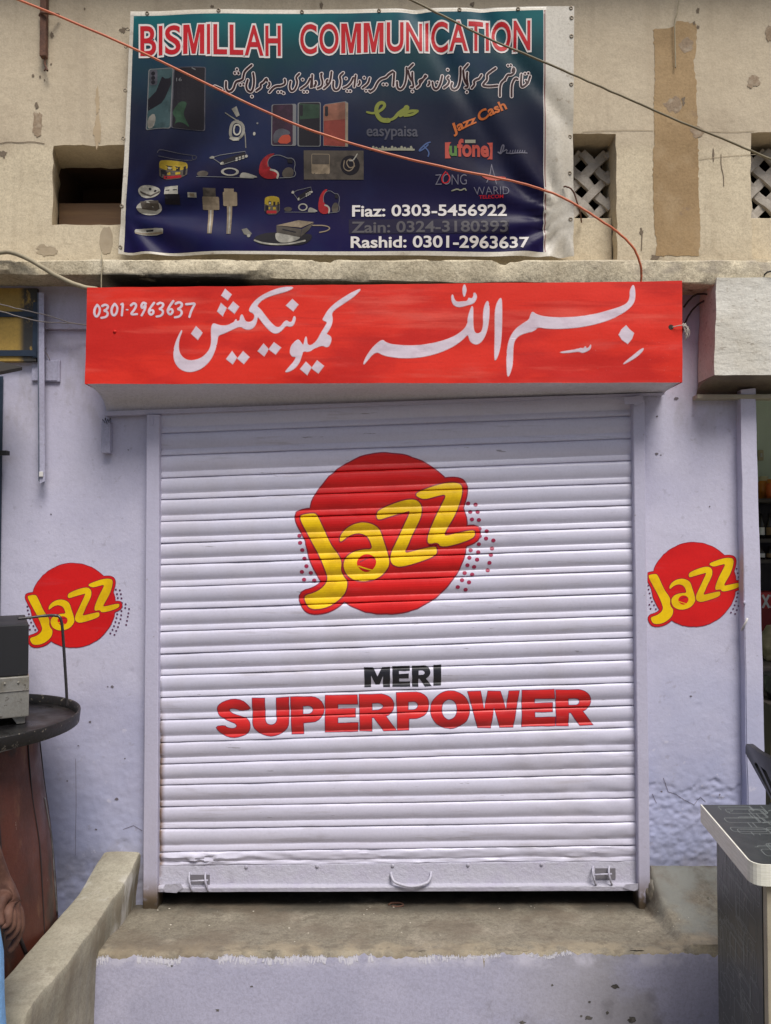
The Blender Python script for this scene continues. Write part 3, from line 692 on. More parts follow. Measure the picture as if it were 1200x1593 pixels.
def v_of(x, y):
    k = (x - XL) / (XR - XL)
    for i in range(len(LL) - 1):
        a = LL[i] + (RR[i] - LL[i]) * k; b = LL[i + 1] + (RR[i + 1] - LL[i + 1]) * k
        if y <= b or i == len(LL) - 2: return i + (y - a) / (b - a)
PROF = [(0.0, -.004), (.025, .0035), (.07, .0095), (.15, .0125), (.25, .0145), (.36, .0148), (.47, .0128), (.56, .0095), (.64, .0055), (.70, .0022), (.73, .0016), (.755, .0035), (.80, .0058), (.87, .0082), (.93, .0094), (.965, .0088), (.985, .004), (1.0, -.004)]
SLAT_T = [p[0] for p in PROF]
def prof(t):
    for (a, ya), (b, yb) in zip(PROF[:-1], PROF[1:]):
        if t <= b: return ya + (yb - ya) * (t - a) / (b - a)
    return PROF[-1][1]
YC = -.006
def curtain(x, v, lift=0.0):
    n = int(math.floor(v)); t = v - n
    if v >= len(LL) - 1: n, t = len(LL) - 2, 1.0
    p = at(x, row_y(x, v), YC)
    amp = 1.0 if n < 20 else .75
    dent = .0022 * fbm(x * .012, n * 3.7, 1) + (.004 * fbm(x * .03, v * 4, 2) if n >= 20 else .0012 * fbm(x * .03, n * 2.1, 7))
    if n >= 20: dent += .012 * math.exp(-((x - 320) / 40) ** 2 - ((t - .5) / .4) ** 2) * (-1 + 1.2 * fbm(x * .06, t * 3, 4))
    dent += .0025 * max(0, fbm(x * .016, v * .55, 31, 3) - .28)
    if 15 <= n <= 19: dent += .004 * fbm(x * .02, v * 1.7, 5) * max(0, (x - 700) / 280)
    p.y = YC - prof(t) * amp * .64 + dent - lift
    # soft sag of each slat
    p.z += .0012 * fbm(x * .006, n * 1.9, 3)
    return p
bm = bmesh.new(); rows = []; xcols = [236 + (1000 - 236) * i / 110 for i in range(111)]
vs = [n + t for n in range(len(LL) - 1) for t in SLAT_T[:-1]] + [len(LL) - 1]
for v in vs: rows.append([bm.verts.new(curtain(x, v)) for x in xcols])
for a, b in zip(rows[:-1], rows[1:]):
    for i in range(len(xcols) - 1): bm.faces.new((a[i], b[i], b[i + 1], a[i + 1])).smooth = True
bmesh.ops.recalc_face_normals(bm, faces=bm.faces[:])
if sum(f.normal.y for f in bm.faces) > 0: bmesh.ops.reverse_faces(bm, faces=bm.faces[:])
cur = obj('curtain', bm, M['shutter'], sh, auto=38)
XC = xcols
def on_curtain(px, v, l): return curtain(px, v, .0006 + l * .0007)
def to_v(A):
    B = Art(); B.f = A.f; B.v = [(x, v_of(x, y), l) for x, y, l in A.v]; return B
VC = vs
A = logo(lambda x, y: (440 + x * .3, 680 + y * .3), 3.4, 3, 2)
to_v(A).build('painted_logo', LOGO_M, cur, on_curtain, XC, VC)

def arc(cx, cy, rx, ry, a0, a1, n=10): return [(cx + rx * math.cos(R(a0 + (a1 - a0) * i / n)), cy + ry * math.sin(R(a0 + (a1 - a0) * i / n))) for i in range(n + 1)]
BL = {
 'E': ([(0, 0), (.97, 0), (.98, .24), (.38, .24), (.38, .38), (.92, .37), (.92, .60), (.38, .60), (.38, .76), (1, .75), (1, 1), (0, 1)], []),
 'P': ([(0, 0)] + arc(.62, .34, .38, .34, -90, 90) + [(.38, .69), (.38, 1), (.04, 1)], [[(.36, .25)] + arc(.52, .355, .15, .115, -90, 90) + [(.36, .47)]]),
 'R': ([(0, 0)] + arc(.60, .31, .34, .31, -90, 70) + [(1, .99), (.66, 1), (.40, .63), (.34, .63), (.34, 1), (.02, 1)], [[(.34, .24)] + arc(.50, .335, .15, .105, -90, 90) + [(.34, .44)]]),
 'O': (arc(.5, .5, .5, .5, 0, 353, 40), [arc(.48, .49, .20, .27, 0, 350, 30)]),
 'W': ([(0, .01), (.24, 0), (.32, .52), (.39, 0), (.63, .01), (.745, .52), (.80, 0), (1, -.01), (.88, .99), (.62, .98), (.51, .43), (.44, 1), (.19, .99)], []),
 'U': ([(0, 0), (.33, 0), (.34, .50)] + arc(.51, .52, .17, .19, 180, 0, 10) + [(.66, .50), (.66, 0), (1, -.02), (1, .60)] + arc(.51, .62, .49, .38, 0, 180, 14) + [(.02, .60)], []),
 'S': ([((x - 65) / 200, (y - 250) / 225) for x, y in [(265, 312), (250, 285), (215, 258), (165, 250), (110, 262), (78, 285), (68, 310), (80, 340), (110, 362), (150, 378), (180, 390), (190, 405), (175, 420), (150, 420), (125, 412), (118, 402), (65, 408), (80, 435), (110, 460), (160, 475), (205, 470), (245, 455), (262, 425), (262, 390), (245, 365), (205, 350), (165, 338), (140, 325), (140, 308), (160, 303), (185, 308), (205, 320)]], []),
 'M': ([(0, 0), (.34, 0), (.52, .46), (.70, 0), (1, 0), (1, 1), (.73, 1), (.73, .45), (.60, .88), (.44, .88), (.27, .42), (.27, 1), (.02, 1)], []),
 'I': ([(0, 0), (1, 0), (1, 1), (0, 1)], [])}
BL['Mc'] = ([(0, 0), (.29, 0), (.5, .66), (.71, 0), (1, 0), (1, 1), (.79, 1), (.79, .24), (.59, 1), (.41, 1), (.21, .24), (.21, 1), (0, 1)], [])
def block(A, ch, x0, x1, y0, y1, slope, mi, mi_edge, layer=.4, edge=1.0):
    o, hs = BL[ch]
    mp = lambda P: wob([(x0 + u * (x1 - x0), y0 + t * (y1 - y0) + slope * u) for u, t in P], .7, .12)
    def dn(P):
        out = []
        for i in range(len(P)):
            p, q = P[i], P[(i + 1) % len(P)]; n = max(1, int(math.hypot(q[0] - p[0], q[1] - p[1]) / .2))
            out += [(p[0] + (q[0] - p[0]) * k / n, p[1] + (q[1] - p[1]) * k / n) for k in range(n)]
        return out
    o2 = mp(dn(o)); h2 = [mp(dn(h)) for h in hs]
    if ch == 'S': o2 = chaikin(o2, 1)
    if mi_edge is not None: A.poly(grow(o2, edge), layer - .3, mi_edge, [grow(h, -edge) for h in h2])
    A.poly(o2, layer, mi, h2)
A = Art(); ox, oy, k = 320, 1020, 3.75
for ch, x0, x1, y0, y1 in [('S', 65, 265, 252, 476), ('U', 275, 488, 246, 466), ('P', 498, 692, 238, 454), ('E', 700, 890, 230, 443), ('R', 898, 1112, 224, 438), ('P', 1114, 1302, 214, 433), ('O', 1313, 1540, 206, 424), ('W', 1530, 1828, 207, 419), ('E', 1845, 2037, 199, 410), ('R', 2041, 2257, 198, 407)]:
    block(A, ch, ox + x0 / k, ox + x1 / k, oy + y0 / k, oy + y1 / k, -.8, 0, 1, edge=.9)
for ch, x0, x1, y0, y1 in [('M', 925, 1077, 65, 184), ('E', 1090, 1194, 59, 181), ('R', 1203, 1318, 56, 179), ('I', 1329, 1374, 52, 173)]:
    block(A, ch, ox + x0 / k, ox + x1 / k, oy + y0 / k, oy + y1 / k, -.6, 2, None)
to_v(A).build('painted_lettering', [M['letter_red'], M['letter_edge'], M['black_paint']], cur, on_curtain, XC, VC)

# bottom rail
def rail_pt(x, t, dy=0.0):
    y0 = LL[-1] + (RR[-1] - LL[-1]) * (x - XL) / (XR - XL); y1 = 1383 + (1381 - 1383) * (x - XL) / (XR - XL)
    p = at(x, y0 + (y1 - y0) * t, YC); p.y = YC - dy + .0012 * fbm(x * .02, t, 2); return p
bm = bmesh.new(); rp = [(-.02, -.004), (0, .006), (.05, .008), (.74, .008), (.78, .010), (.80, .026), (.84, .028), (.99, .027), (1.0, .024), (1.0, -.01)]
cols = [246 + (994 - 246) * i / 90 for i in range(91)]
rows = [[bm.verts.new(rail_pt(x, t, d)) for x in cols] for t, d in rp]
for a, b in zip(rows[:-1], rows[1:]):
    for i in range(len(cols) - 1): bm.faces.new((a[i], b[i], b[i + 1], a[i + 1]))
bmesh.ops.recalc_face_normals(bm, faces=bm.faces[:])
if sum(f.normal.y for f in bm.faces) > 0: bmesh.ops.reverse_faces(bm, faces=bm.faces[:])
# bent end tabs and rivets
for (x0, x1, yb) in ((257, 281, 1389), (973, 994, 1386)):
    pts = [(x0, 1376), (x1, 1374), (x1 + (4 if x0 < 600 else 1), 1381), (x1 - 6, yb), (x0 + (0 if x0 < 600 else 8), yb - 1), (x0 - 3, yb - 5)]
    v1 = [bm.verts.new(at(x, y, YC - .031)) for x, y in pts]; v2 = [bm.verts.new(at(x, y, YC - .027)) for x, y in pts]
    bm.faces.new(v1); bm.faces.new(list(reversed(v2)))
    for i in range(6): bm.faces.new((v1[i], v2[i], v2[(i + 1) % 6], v1[(i + 1) % 6]))
for x in (384, 494, 611, 728, 842):
    c = rail_pt(x, .06, .009); t = bmesh.new(); bmesh.ops.create_uvsphere(t, u_segments=10, v_segments=6, radius=.0075)
    for v in t.verts: v.co = Vector((v.co.x, v.co.y * .6, v.co.z)) + c
    merge(bm, t)
rail = obj('bottom_rail', bm, M['rail'], sh, auto=30)
bm = bmesh.new(); tube(bm, smooth_path([at(609, 1357, YC - .004), at(609.5, 1363, YC - .02), at(616, 1373, YC - .034), at(640, 1379, YC - .042), at(663, 1374, YC - .034), at(670, 1364, YC - .02), at(670.5, 1356, YC - .004)], 6), .0055, 10)
obj('handle', bm, M['rail'], rail)
def hasp(cx, cy):
    bm = bmesh.new()
    for s in (-1, 1):
        x = cx + s * 12.5
        pts = [at(x - 2, cy - 12, YC - .006), at(x - 3, cy - 8, YC - .022), at(x - 2.5, cy + 2, YC - .034), at(x + 1, cy + 14, YC - .03), at(x + 2.5, cy + 16, YC - .018)]
        tube(bm, smooth_path(pts, 5), [.004] * 21, 8)
    tube(bm, [at(cx - 14, cy + 1, YC - .030), at(cx + 14, cy - .5, YC - .030)], .0035, 8)
    o = obj('hasp', bm, M['rail'], rail)
    bm = bmesh.new(); p = at(cx - 13, cy - 12, 0); q = at(cx + 18, cy + 5, 0)
    box(bm, p.x, q.x, YC - .0105, YC - .0055, q.z, p.z); M.setdefault('slot_grey', mat('shaded_slot', (.17, .16, .18), .6)); obj('slot', bm, M['slot_grey'], rail)
hasp(310, 1370); hasp(938, 1360)

# guide rails
def guide(xt, xb, side, yt, yb):
    bm = bmesh.new()
    (a0, a1), (b0, b1) = xt, xb; yf = -.042
    P = lambda x, y: at(x, y, yf)
    fr = [P(a0, yt), P(a1, yt), P(b1, yb), P(b0, yb)]
    n = 70; L = [fr[0].lerp(fr[3], i / n) for i in range(n + 1)]; Rr = [fr[1].lerp(fr[2], i / n) for i in range(n + 1)]
    rows = []
    for l, r in zip(L, Rr):
        w = .0012 * fbm(l.z * 3, l.x, 2)
        rows.append([bm.verts.new(v) for v in (Vector((l.x - .001, .03, l.z)), Vector((l.x, yf + .003 + w, l.z)), Vector((l.x + .003, yf + w, l.z)), Vector((r.x - .003, yf + w, r.z)), Vector((r.x, yf + .003 + w, r.z)), Vector((r.x + .001, .03, r.z)))])
    for a, b in zip(rows[:-1], rows[1:]):
        for k in range(5): bm.faces.new((a[k], b[k], b[k + 1], a[k + 1]))
    bm.faces.new(rows[0]); bmesh.ops.recalc_face_normals(bm, faces=bm.faces[:])
    if side < 0:
        box(bm, P(237, 655).x - .003, P(237, 655).x + .003, yf - .004, yf, P(237, 662).z, P(237, 648).z)
    else:   # torn flap at the top of the right rail
        q = [at(971, 618, -.06), at(985, 617, -.05), at(999, 615, -.044), at(1001, 625, -.046), at(990, 632, -.05), at(986, 628, -.055), at(973, 629, -.066)]
        v1 = [bm.verts.new(p) for p in q]; v2 = [bm.verts.new(p + Vector((0, .003, 0))) for p in q]
        bm.faces.new(v1); bm.faces.new(v2)
        for i in range(7): bm.faces.new((v1[i], v1[(i + 1) % 7], v2[(i + 1) % 7], v2[i]))
    return obj('guide_rail', bm, M['guide'], sh, auto=30)
guide((228, 248), (222, 244.5), -1, 645, 1424); guide((985, 1003), (994.5, 1012.5), 1, 622, 1426)

# ------------------------------------------------------------------ red hood with hand lettering
HY = -.20
hood = thing('shutter_hood', 'red painted shutter hood with white Urdu brush lettering and a phone number', 'shop sign', (0, HY, 2.36))
c_tl, c_tr, c_br, c_bl = (136, 447.5), (1061, 437), (1062, 595), (132.5, 597.5)
def hood_y(x, z): return HY + .0045 * fbm(x * 2.5, z * 4, 2) + .002 * fbm(x * 9, z * 9, 6) + .006 * math.exp(-((x - 1.02) / .05) ** 2 - ((z - 2.52) / .05) ** 2)
def on_hood(px, py, l): p = at(px, py, HY); return Vector((p.x, hood_y(p.x, p.z) - l * .0007, p.z))
def quad_px(u, t):
    return tuple((c_tl[i] * (1 - u) + c_tr[i] * u) * (1 - t) + (c_bl[i] * (1 - u) + c_br[i] * u) * t for i in (0, 1))
bm = bmesh.new(); nu, nt = 90, 16; g = [[bm.verts.new(on_hood(*quad_px(i / nu, j / nt), 0) + Vector((0, 0, .0012 * fbm(i * .3, j, 2) if j in (0, nt) else 0))) for i in range(nu + 1)] for j in range(nt + 1)]
for j in range(nt):
    for i in range(nu): bm.faces.new((g[j][i], g[j + 1][i], g[j + 1][i + 1], g[j][i + 1])).smooth = True
back = {}
def bk(v):
    if v not in back: back[v] = bm.verts.new((v.co.x, .0 if False else -.02, v.co.z))
    return back[v]
ring = [g[0][i] for i in range(nu + 1)]
for i in range(nu): bm.faces.new((g[0][i], g[0][i + 1], bk(g[0][i + 1]), bk(g[0][i]))).material_index = 1
for j in range(nt):
    bm.faces.new((g[j][0], bk(g[j][0]), bk(g[j + 1][0]), g[j + 1][0])); bm.faces.new((g[j][nu], g[j + 1][nu], bk(g[j + 1][nu]), bk(g[j][nu])))
bmesh.ops.recalc_face_normals(bm, faces=bm.faces[:])
M['dark_top'] = mat('dust_and_gap_shade', (.05, .04, .03), .95)  # dusty hood top, painted near-black so the gap under the ledge looks shaded
face = obj('sign_face', bm, [M['red_sign'], M['dark_top']], hood, auto=40)
# curved underside
bm = bmesh.new(); n = 60; rows = []
FL, FR, BLk, BRk = at(*c_bl, HY), at(*c_br, HY), at(166, 640, -.012), at(1034, 611.5, -.012)
for i in range(n + 1):
    u = i / n; a = FL.lerp(FR, u); b = BLk.lerp(BRk, u); a = a + Vector((.004 * (1 - 2 * u), .004, .002)); row = []
    for k in range(9):
        t = k / 8; ease = math.sin(t * math.pi / 2) ** 1.25
        row.append(bm.verts.new((a.x + (b.x - a.x) * t, a.y + (b.y - a.y) * math.sin(t * math.pi / 2), a.z + (b.z - a.z) * (1 - math.cos(t * math.pi / 2)) + .003 * fbm(u * 9, t * 2, 3) * math.sin(t * math.pi))))
    rows.append(row)
for a, b in zip(rows[:-1], rows[1:]):
    for k in range(8): bm.faces.new((a[k], a[k + 1], b[k + 1], b[k])).smooth = True
for row, rev in ((rows[0], False), (rows[-1], True)):
    top = bm.verts.new((row[0].co.x, -.012, row[0].co.z)); bm.faces.new(row + [top])
bmesh.ops.recalc_face_normals(bm, faces=bm.faces[:])
obj('underside', bm, M['hood_under'], hood)
bm = bmesh.new(); v = [at(163, 640, -.03), at(1034, 610.5, -.03), at(1034, 613.5, -.03), at(163, 647, -.03)]
a1 = [bm.verts.new(p) for p in v]; a2 = [bm.verts.new((p.x, -.004, p.z)) for p in v]
bm.faces.new(a1)
for i in range(4): bm.faces.new((a1[i], a2[i], a2[(i + 1) % 4], a1[(i + 1) % 4]))
bmesh.ops.recalc_face_normals(bm, faces=bm.faces[:]); obj('flashing', bm, M['guide'], hood)
# lettering traced from the brushwork
A = Art()
k = 3.871
ura = [
 [(90, 302), (72, 335), (52, 380), (40, 430), (42, 480), (60, 520), (95, 548), (140, 557), (190, 545), (235, 515), (270, 470), (290, 420), (302, 370), (305, 335), (345, 322), (390, 300), (440, 278), (470, 298), (500, 300), (525, 285), (540, 255), (545, 215), (580, 265), (620, 310), (655, 328), (690, 310), (715, 275), (745, 285), (765, 270), (775, 235), (770, 220), (762, 225), (755, 255), (735, 258), (722, 245), (705, 255), (685, 285), (660, 290), (630, 265), (590, 215), (560, 175), (538, 158), (562, 130), (600, 105), (660, 85), (720, 72), (772, 44), (700, 45), (640, 62), (570, 95), (525, 130), (500, 165), (493, 190), (520, 200), (530, 220), (520, 245), (495, 258), (470, 250), (460, 225), (450, 205), (440, 225), (440, 245), (420, 252), (415, 235), (405, 255), (385, 265), (365, 275), (330, 278), (300, 270), (280, 262), (270, 275), (265, 310), (268, 350), (265, 400), (245, 440), (205, 475), (150, 490), (105, 480), (75, 445), (68, 400), (75, 350), (90, 318)],
 [(1175, 52), (1130, 100), (1070, 140), (1010, 180), (990, 205), (998, 240), (990, 280), (968, 318), (958, 330), (990, 345), (988, 380), (968, 412), (935, 395), (890, 415), (855, 437), (820, 430), (812, 460), (795, 510), (755, 548), (708, 562), (735, 530), (770, 490), (780, 464), (755, 465), (740, 440), (748, 400), (775, 368), (795, 360), (812, 385), (823, 402), (835, 345), (842, 350), (845, 395), (870, 400), (905, 370), (925, 330), (950, 290), (970, 255), (935, 245), (950, 220), (970, 185), (1010, 145), (1070, 105), (1120, 75)]]
dias = [[(350, 57), (387, 88), (365, 122), (328, 95)], [(325, 142), (357, 170), (335, 217), (303, 190)], [(398, 132), (432, 162), (405, 202), (368, 172)], [(175, 282), (213, 318), (185, 360), (147, 325)], [(755, 118), (790, 150), (760, 188), (718, 155)], [(392, 432), (420, 470), (395, 508), (358, 478)], [(458, 432), (495, 466), (462, 506), (425, 475)], [(582, 387), (612, 420), (585, 460), (548, 430)], [(645, 380), (686, 410), (655, 450), (614, 420)], [(838, 498), (870, 530), (845, 575), (804, 540)], [(905, 490), (945, 522), (912, 565), (872, 535)]]
shapes = [sc(chaikin(p, 2), 260, 435, k) for p in ura] + [sc(p, 260, 435, k) for p in dias]
k = 4.8
shapes += [sc(chaikin(p, 2), 555, 435, k) for p in [
 [(48, 642), (65, 590), (110, 520), (155, 475), (195, 450), (215, 470), (270, 488), (400, 495), (520, 487), (640, 460), (730, 425), (790, 385), (828, 340), (832, 280), (850, 225), (862, 196), (870, 215), (868, 300), (872, 370), (885, 400), (910, 405), (935, 390), (948, 340), (945, 260), (955, 195), (978, 154), (990, 190), (990, 280), (975, 380), (945, 450), (905, 484), (870, 478), (845, 455), (833, 402), (790, 450), (720, 500), (620, 545), (500, 578), (360, 588), (240, 575), (190, 560), (158, 540), (120, 555), (80, 605)],
 [(1077, 130), (1085, 170), (1085, 350), (1078, 470), (1060, 560), (1034, 610), (1030, 570), (1035, 400), (1032, 250), (1045, 180)],
 [(718, 110), (728, 150), (750, 170), (790, 165), (820, 165), (835, 150), (835, 138), (860, 145), (875, 125), (872, 103), (885, 100), (898, 125), (890, 155), (870, 180), (830, 190), (770, 207), (730, 195), (712, 165), (708, 125)],
 [(805, 32), (820, 75), (815, 100), (803, 135), (793, 100), (792, 65)]]]
k = 4.0
shapes += [sc(chaikin(p, 2), 775, 435, k) for p in [
 [(61, 612), (55, 560), (55, 450), (70, 370), (105, 310), (160, 270), (195, 250), (205, 215), (215, 198), (240, 218), (300, 233), (400, 237), (500, 232), (610, 215), (700, 190), (770, 168), (808, 145), (822, 110), (820, 70), (842, 27), (852, 60), (853, 120), (835, 160), (790, 200), (720, 240), (620, 275), (500, 298), (400, 305), (310, 305), (245, 292), (230, 318), (170, 330), (125, 350), (98, 385), (93, 450), (92, 520), (80, 570)],
 [(388, 450), (470, 438), (500, 430), (515, 423), (530, 432), (545, 413), (548, 430), (565, 425), (578, 401), (576, 430), (555, 445), (525, 456), (505, 445), (450, 453), (395, 456)],
 [(906, 426), (895, 450), (850, 490), (772, 532), (800, 505), (850, 465), (880, 440)]]]
shapes.append(sc([(795, 288), (815, 312), (842, 335), (830, 370), (805, 400), (770, 375), (750, 345), (768, 312)], 775, 435, k))
for p in shapes: A.poly(grow(p, .9), .5, 1); A.poly(grow(p, .15), 1.2, 0)
DG = {'0': [[(.5, 0), (.15, .3), (.1, .75), (.4, 1), (.75, .75), (.9, .3), (.55, 0)]], '3': [[(.2, .12), (.55, 0), (.9, .15), (.65, .4), (.35, .47), (.7, .52), (.85, .72), (.6, .95), (.1, 1)]], '1': [[(.35, .1), (.75, 0), (.4, 1)]],
      '2': [[(.2, .2), (.55, 0), (.85, .18), (.6, .55), (.1, .95), (.9, .9)]], '9': [[(.85, .12), (.45, .02), (.15, .32), (.4, .5), (.85, .15), (.75, .55), (.25, 1)]], '6': [[(.85, 0), (.35, .4), (.12, .75), (.45, 1), (.85, .78), (.65, .52), (.2, .68)]], '7': [[(.05, .1), (.5, .08), (.95, .02), (.55, .5), (.35, 1)]], '-': [[(0, .5), (1, .5)]]}
for ch, x0, x1, y0, y1 in [('0', 125, 195, 118, 232), ('3', 190, 275, 113, 238), ('0', 285, 360, 108, 222), ('1', 375, 412, 102, 215), ('-', 433, 447, 162, 164), ('2', 460, 540, 98, 215), ('9', 560, 622, 90, 216), ('6', 630, 700, 98, 215), ('3', 706, 790, 92, 226), ('6', 805, 880, 82, 212), ('3', 875, 965, 88, 232), ('7', 985, 1082, 96, 228)]:
    for st in DG[ch]:
        P = sc([(x0 + u * (x1 - x0), y0 + t * (y1 - y0)) for u, t in st], 125, 455, 6.0); w = (3.4, 2.8) if ch != '-' else (1.5, 1.5)
        A.stroke(P, (w[0] + 1.0, w[1] + 1.0), .5, 1, sm=2); A.stroke(P, w, 1.2, 0, sm=2)
A.build('brush_lettering', [M['white_brush'], M['pink_edge']], face, on_hood, [133 + 12 * i for i in range(78)], [437 + 10 * i for i in range(17)])
# nail hole, bolt and twine tuft
bm = bmesh.new(); t = bmesh.new(); bmesh.ops.create_uvsphere(t, u_segments=12, v_segments=8, radius=.0065); c = on_hood(179, 516, 0)
for v in t.verts: v.co = Vector((v.co.x, v.co.y * .7, v.co.z)) + c
merge(bm, t); obj('bolt', bm, M['red_sign'], hood, True)
A = Art(); A.poly([(1044 + 4.2 * math.cos(t) * (1 + .25 * nz(t, 2)), 509 + 4.0 * math.sin(t)) for t in [i * .4 for i in range(16)]], .5, 0); A.build('bolt_hole', [M['hole_dark']], hood, on_hood)
tw = bmesh.new(); random.seed(4)
tube(tw, smooth_path([at(1046, 509, HY - .004), at(1060, 506, HY - .012), at(1068, 508, HY - .006)], 5), .0016, 6)
for i in range(12):
    tube(tw, smooth_path([at(1064 + random.uniform(-3, 3), 505 + random.uniform(-3, 3), HY), at(1069 + random.uniform(-4, 4), 512 + random.uniform(-3, 3), HY - random.uniform(0, .01)), at(1067 + random.uniform(-4, 5), 522 + random.uniform(-8, 8), HY - random.uniform(-.004, .006))], 4), .0011, 5)
tag(obj('twine', tw, M['twine']), 'frayed pale twine tuft tied at the right end of the red hood', 'twine')

# ------------------------------------------------------------------ neighbour's white hood (right)
nh = thing('shutter_hood', 'dirty white plastered hood over the neighbouring doorway on the right', 'shop hood', (1.5, -.16, 2.35))
bm = bmesh.new(); NY = -.16; P = [at(1115, 432, NY), at(1112, 583, NY)]
xr = 3.4; nx, nt = 60, 14; g = []
for j in range(nt + 1):
    t = j / nt; p = P[0].lerp(P[1], t); g.append([bm.verts.new((p.x + (xr - p.x) * (i / nx) + (.003 * fbm(t * 5, i, 2) if i == 0 else 0), NY + .004 * fbm(i * .25, t * 3, 4), p.z + .004 * fbm(i * .2, 3, t) * (1 if j in (0, nt) else .3))) for i in range(nx + 1)])
for a, b in zip(g[:-1], g[1:]):
    for i in range(nx): bm.faces.new((a[i], b[i], b[i + 1], a[i + 1])).smooth = True
lb = [bm.verts.new((v[0].co.x, -.01, v[0].co.z)) for v in g]
for j in range(nt): bm.faces.new((g[j][0], lb[j], lb[j + 1], g[j + 1][0]))
tb = [bm.verts.new((v.co.x, -.01, v.co.z)) for v in g[0]]
for i in range(nx): bm.faces.new((g[0][i], g[0][i + 1], tb[i + 1], tb[i]))
bmesh.ops.recalc_face_normals(bm, faces=bm.faces[:]); obj('hood_face', bm, M['white_hood'], nh, auto=40)
bm = bmesh.new(); A0 = P[1]; B0 = at(1084, 613, -.012); rows = []
for i in range(41):
    u = i / 40; row = []
    for k in range(9):
        t = k / 8; xa = A0.x + (xr - A0.x) * u; xb = B0.x + (xr - B0.x) * u
        row.append(bm.verts.new((xa + (xb - xa) * t * t, A0.y + .003 + (B0.y - A0.y) * math.sin(t * math.pi / 2), A0.z + (B0.z - A0.z) * (1 - math.cos(t * math.pi / 2)) + .003 * fbm(u * 20, t * 3, 1))))
    rows.append(row)
for a, b in zip(rows[:-1], rows[1:]):
    for k in range(8): bm.faces.new((a[k], a[k + 1], b[k + 1], b[k])).smooth = True
bm.faces.new(rows[0] + [bm.verts.new((A0.x, -.012, A0.z))])
bmesh.ops.recalc_face_normals(bm, faces=bm.faces[:]); obj('underside', bm, M['hood_dark'], nh)
bm = bmesh.new(); box(bm, at(1085, 613, -.05).x, xr, -.052, -.003, zT(620, -.05), zT(613.5, -.05), bev=.002); obj('lintel_board', bm, M['beige_frame'], nh)

# ------------------------------------------------------------------ vinyl banner
ban = thing('sign_banner', 'printed vinyl banner reading BISMILLAH COMMUNICATION, hung on the cream upper wall', 'banner', (-.15, -.05, 2.87))
BY = -.05
def fold(x, z):
    y = .006 * fbm(x * 2.0, z * 2.0, 1, 3)
    ax, az = -1.02, 3.03                         # creases fan out from a tack on the left edge
    dx, dz = x - ax, z - az; r = math.hypot(dx, dz); th = math.atan2(dz, dx)
    y += .024 * math.exp(-r / .6) * math.sin(th * 9 + 1.0) * min(1, r / .3)
    ax, az = .70, 3.02; dx, dz = ax - x, z - az; r = math.hypot(dx, dz); th = math.atan2(dz, dx)
    y += .012 * math.exp(-r / .45) * math.sin(th * 12) * min(1, r / .1)
    s = (x * .86 + z * .50); y += .012 * math.exp(-((s - 2.02) / .035) ** 2) * (1 if x > .1 else max(0, min(1, (x + .1) / .2)))
    s2 = (x * .80 + z * .60); y += .010 * math.exp(-((s2 - 2.60) / .03) ** 2) * max(0, min(1, (x - .2) / .2))
    return y
_fg = {}
def fnode(i, j):
    if (i, j) not in _fg: p = at(186 + 7 * i, 10 + 7 * j, BY); _fg[i, j] = fold(p.x, p.z)
    return _fg[i, j]
def on_ban(px, py, l):
    p = at(px, py, BY); gx, gy = (px - 186) / 7, (py - 10) / 7; i, j = math.floor(gx), math.floor(gy); u, t = gx - i, gy - j
    y = (fnode(i, j) * (1 - u) + fnode(i + 1, j) * u) * (1 - t) + (fnode(i, j + 1) * (1 - u) + fnode(i + 1, j + 1) * u) * t
    return Vector((p.x, BY + y - l * .0013, p.z))
bt = [(203, 17), (893, 11), (893, 399), (186, 396.5)]
def bq(u, t): return tuple((bt[0][i] * (1 - u) + bt[1][i] * u) * (1 - t) + (bt[3][i] * (1 - u) + bt[2][i] * u) * t for i in (0, 1))
cxs = dense(186, 894, 7.0); cys = dense(10, 401, 7.0)
M['vinyl_white'] = mat('dirty_white_vinyl', (.56, .52, .44), .42, var=[((.47, .42, .33), 4, .42, .65, .8)], layers=[dict(color=(.22, .17, .11), scale=16, lo=.62, hi=.7, amt=.7), dict(color=(.14, .11, .08), scale=50, lo=.69, hi=.73, amt=.7)], bump=[(40, .2, .003)])
m = mat('printed_vinyl', (0, 0, 0), .36, bump=[(60, .10, .002)], spec=.09); T = NT(m); b = m.node_tree.nodes['Principled BSDF']
T.geo(); fz = T.rng(T.sep.outputs[2], 2.88, 3.82, 0, 1, False); rampn = T.n.new('ShaderNodeValToRGB'); T.l.new(fz, rampn.inputs[0])
e = rampn.color_ramp.elements; e[0].position = 0; e[0].color = (.010, .006, .050, 1); e[1].position = 1; e[1].color = (.012, .12, .13, 1)
for ps, c in ((.35, (.010, .009, .028, 1)), (.62, (.012, .016, .032, 1)), (.86, (.015, .05, .06, 1))):
    q = e.new(ps); q.color = c
blue = T.mix(T.rng(T.noise(2.2, 4), .45, .65, 0, .5), rampn.outputs[0], (.012, .02, .065))
dust = T.mix(T.rng(T.noise(7, 6, (1, 1, .6)), .5, .75, 0, .05), blue, (.16, .12, .085)); T.l.new(dust, b.inputs['Base Color']); M['vinyl'] = m
sheet_a = Art(); sheet_a.poly([bq(0, 0), bq(1, 0), bq(1, 1), bq(0, 1)], 0, 0, [[(208, 24), (845, 17), (846.5, 391), (193.5, 393)]])
sheet_a.poly([(208, 24), (845, 17), (846.5, 391), (193.5, 393)], 0, 1)
sheet_a.poly([(845.2, 17), (846.2, 17), (848, 391), (846.8, 391)], .8, 2); sheet_a.poly([(846.4, 17), (848.2, 17), (850.0, 391), (848.2, 391)], .7, 3)
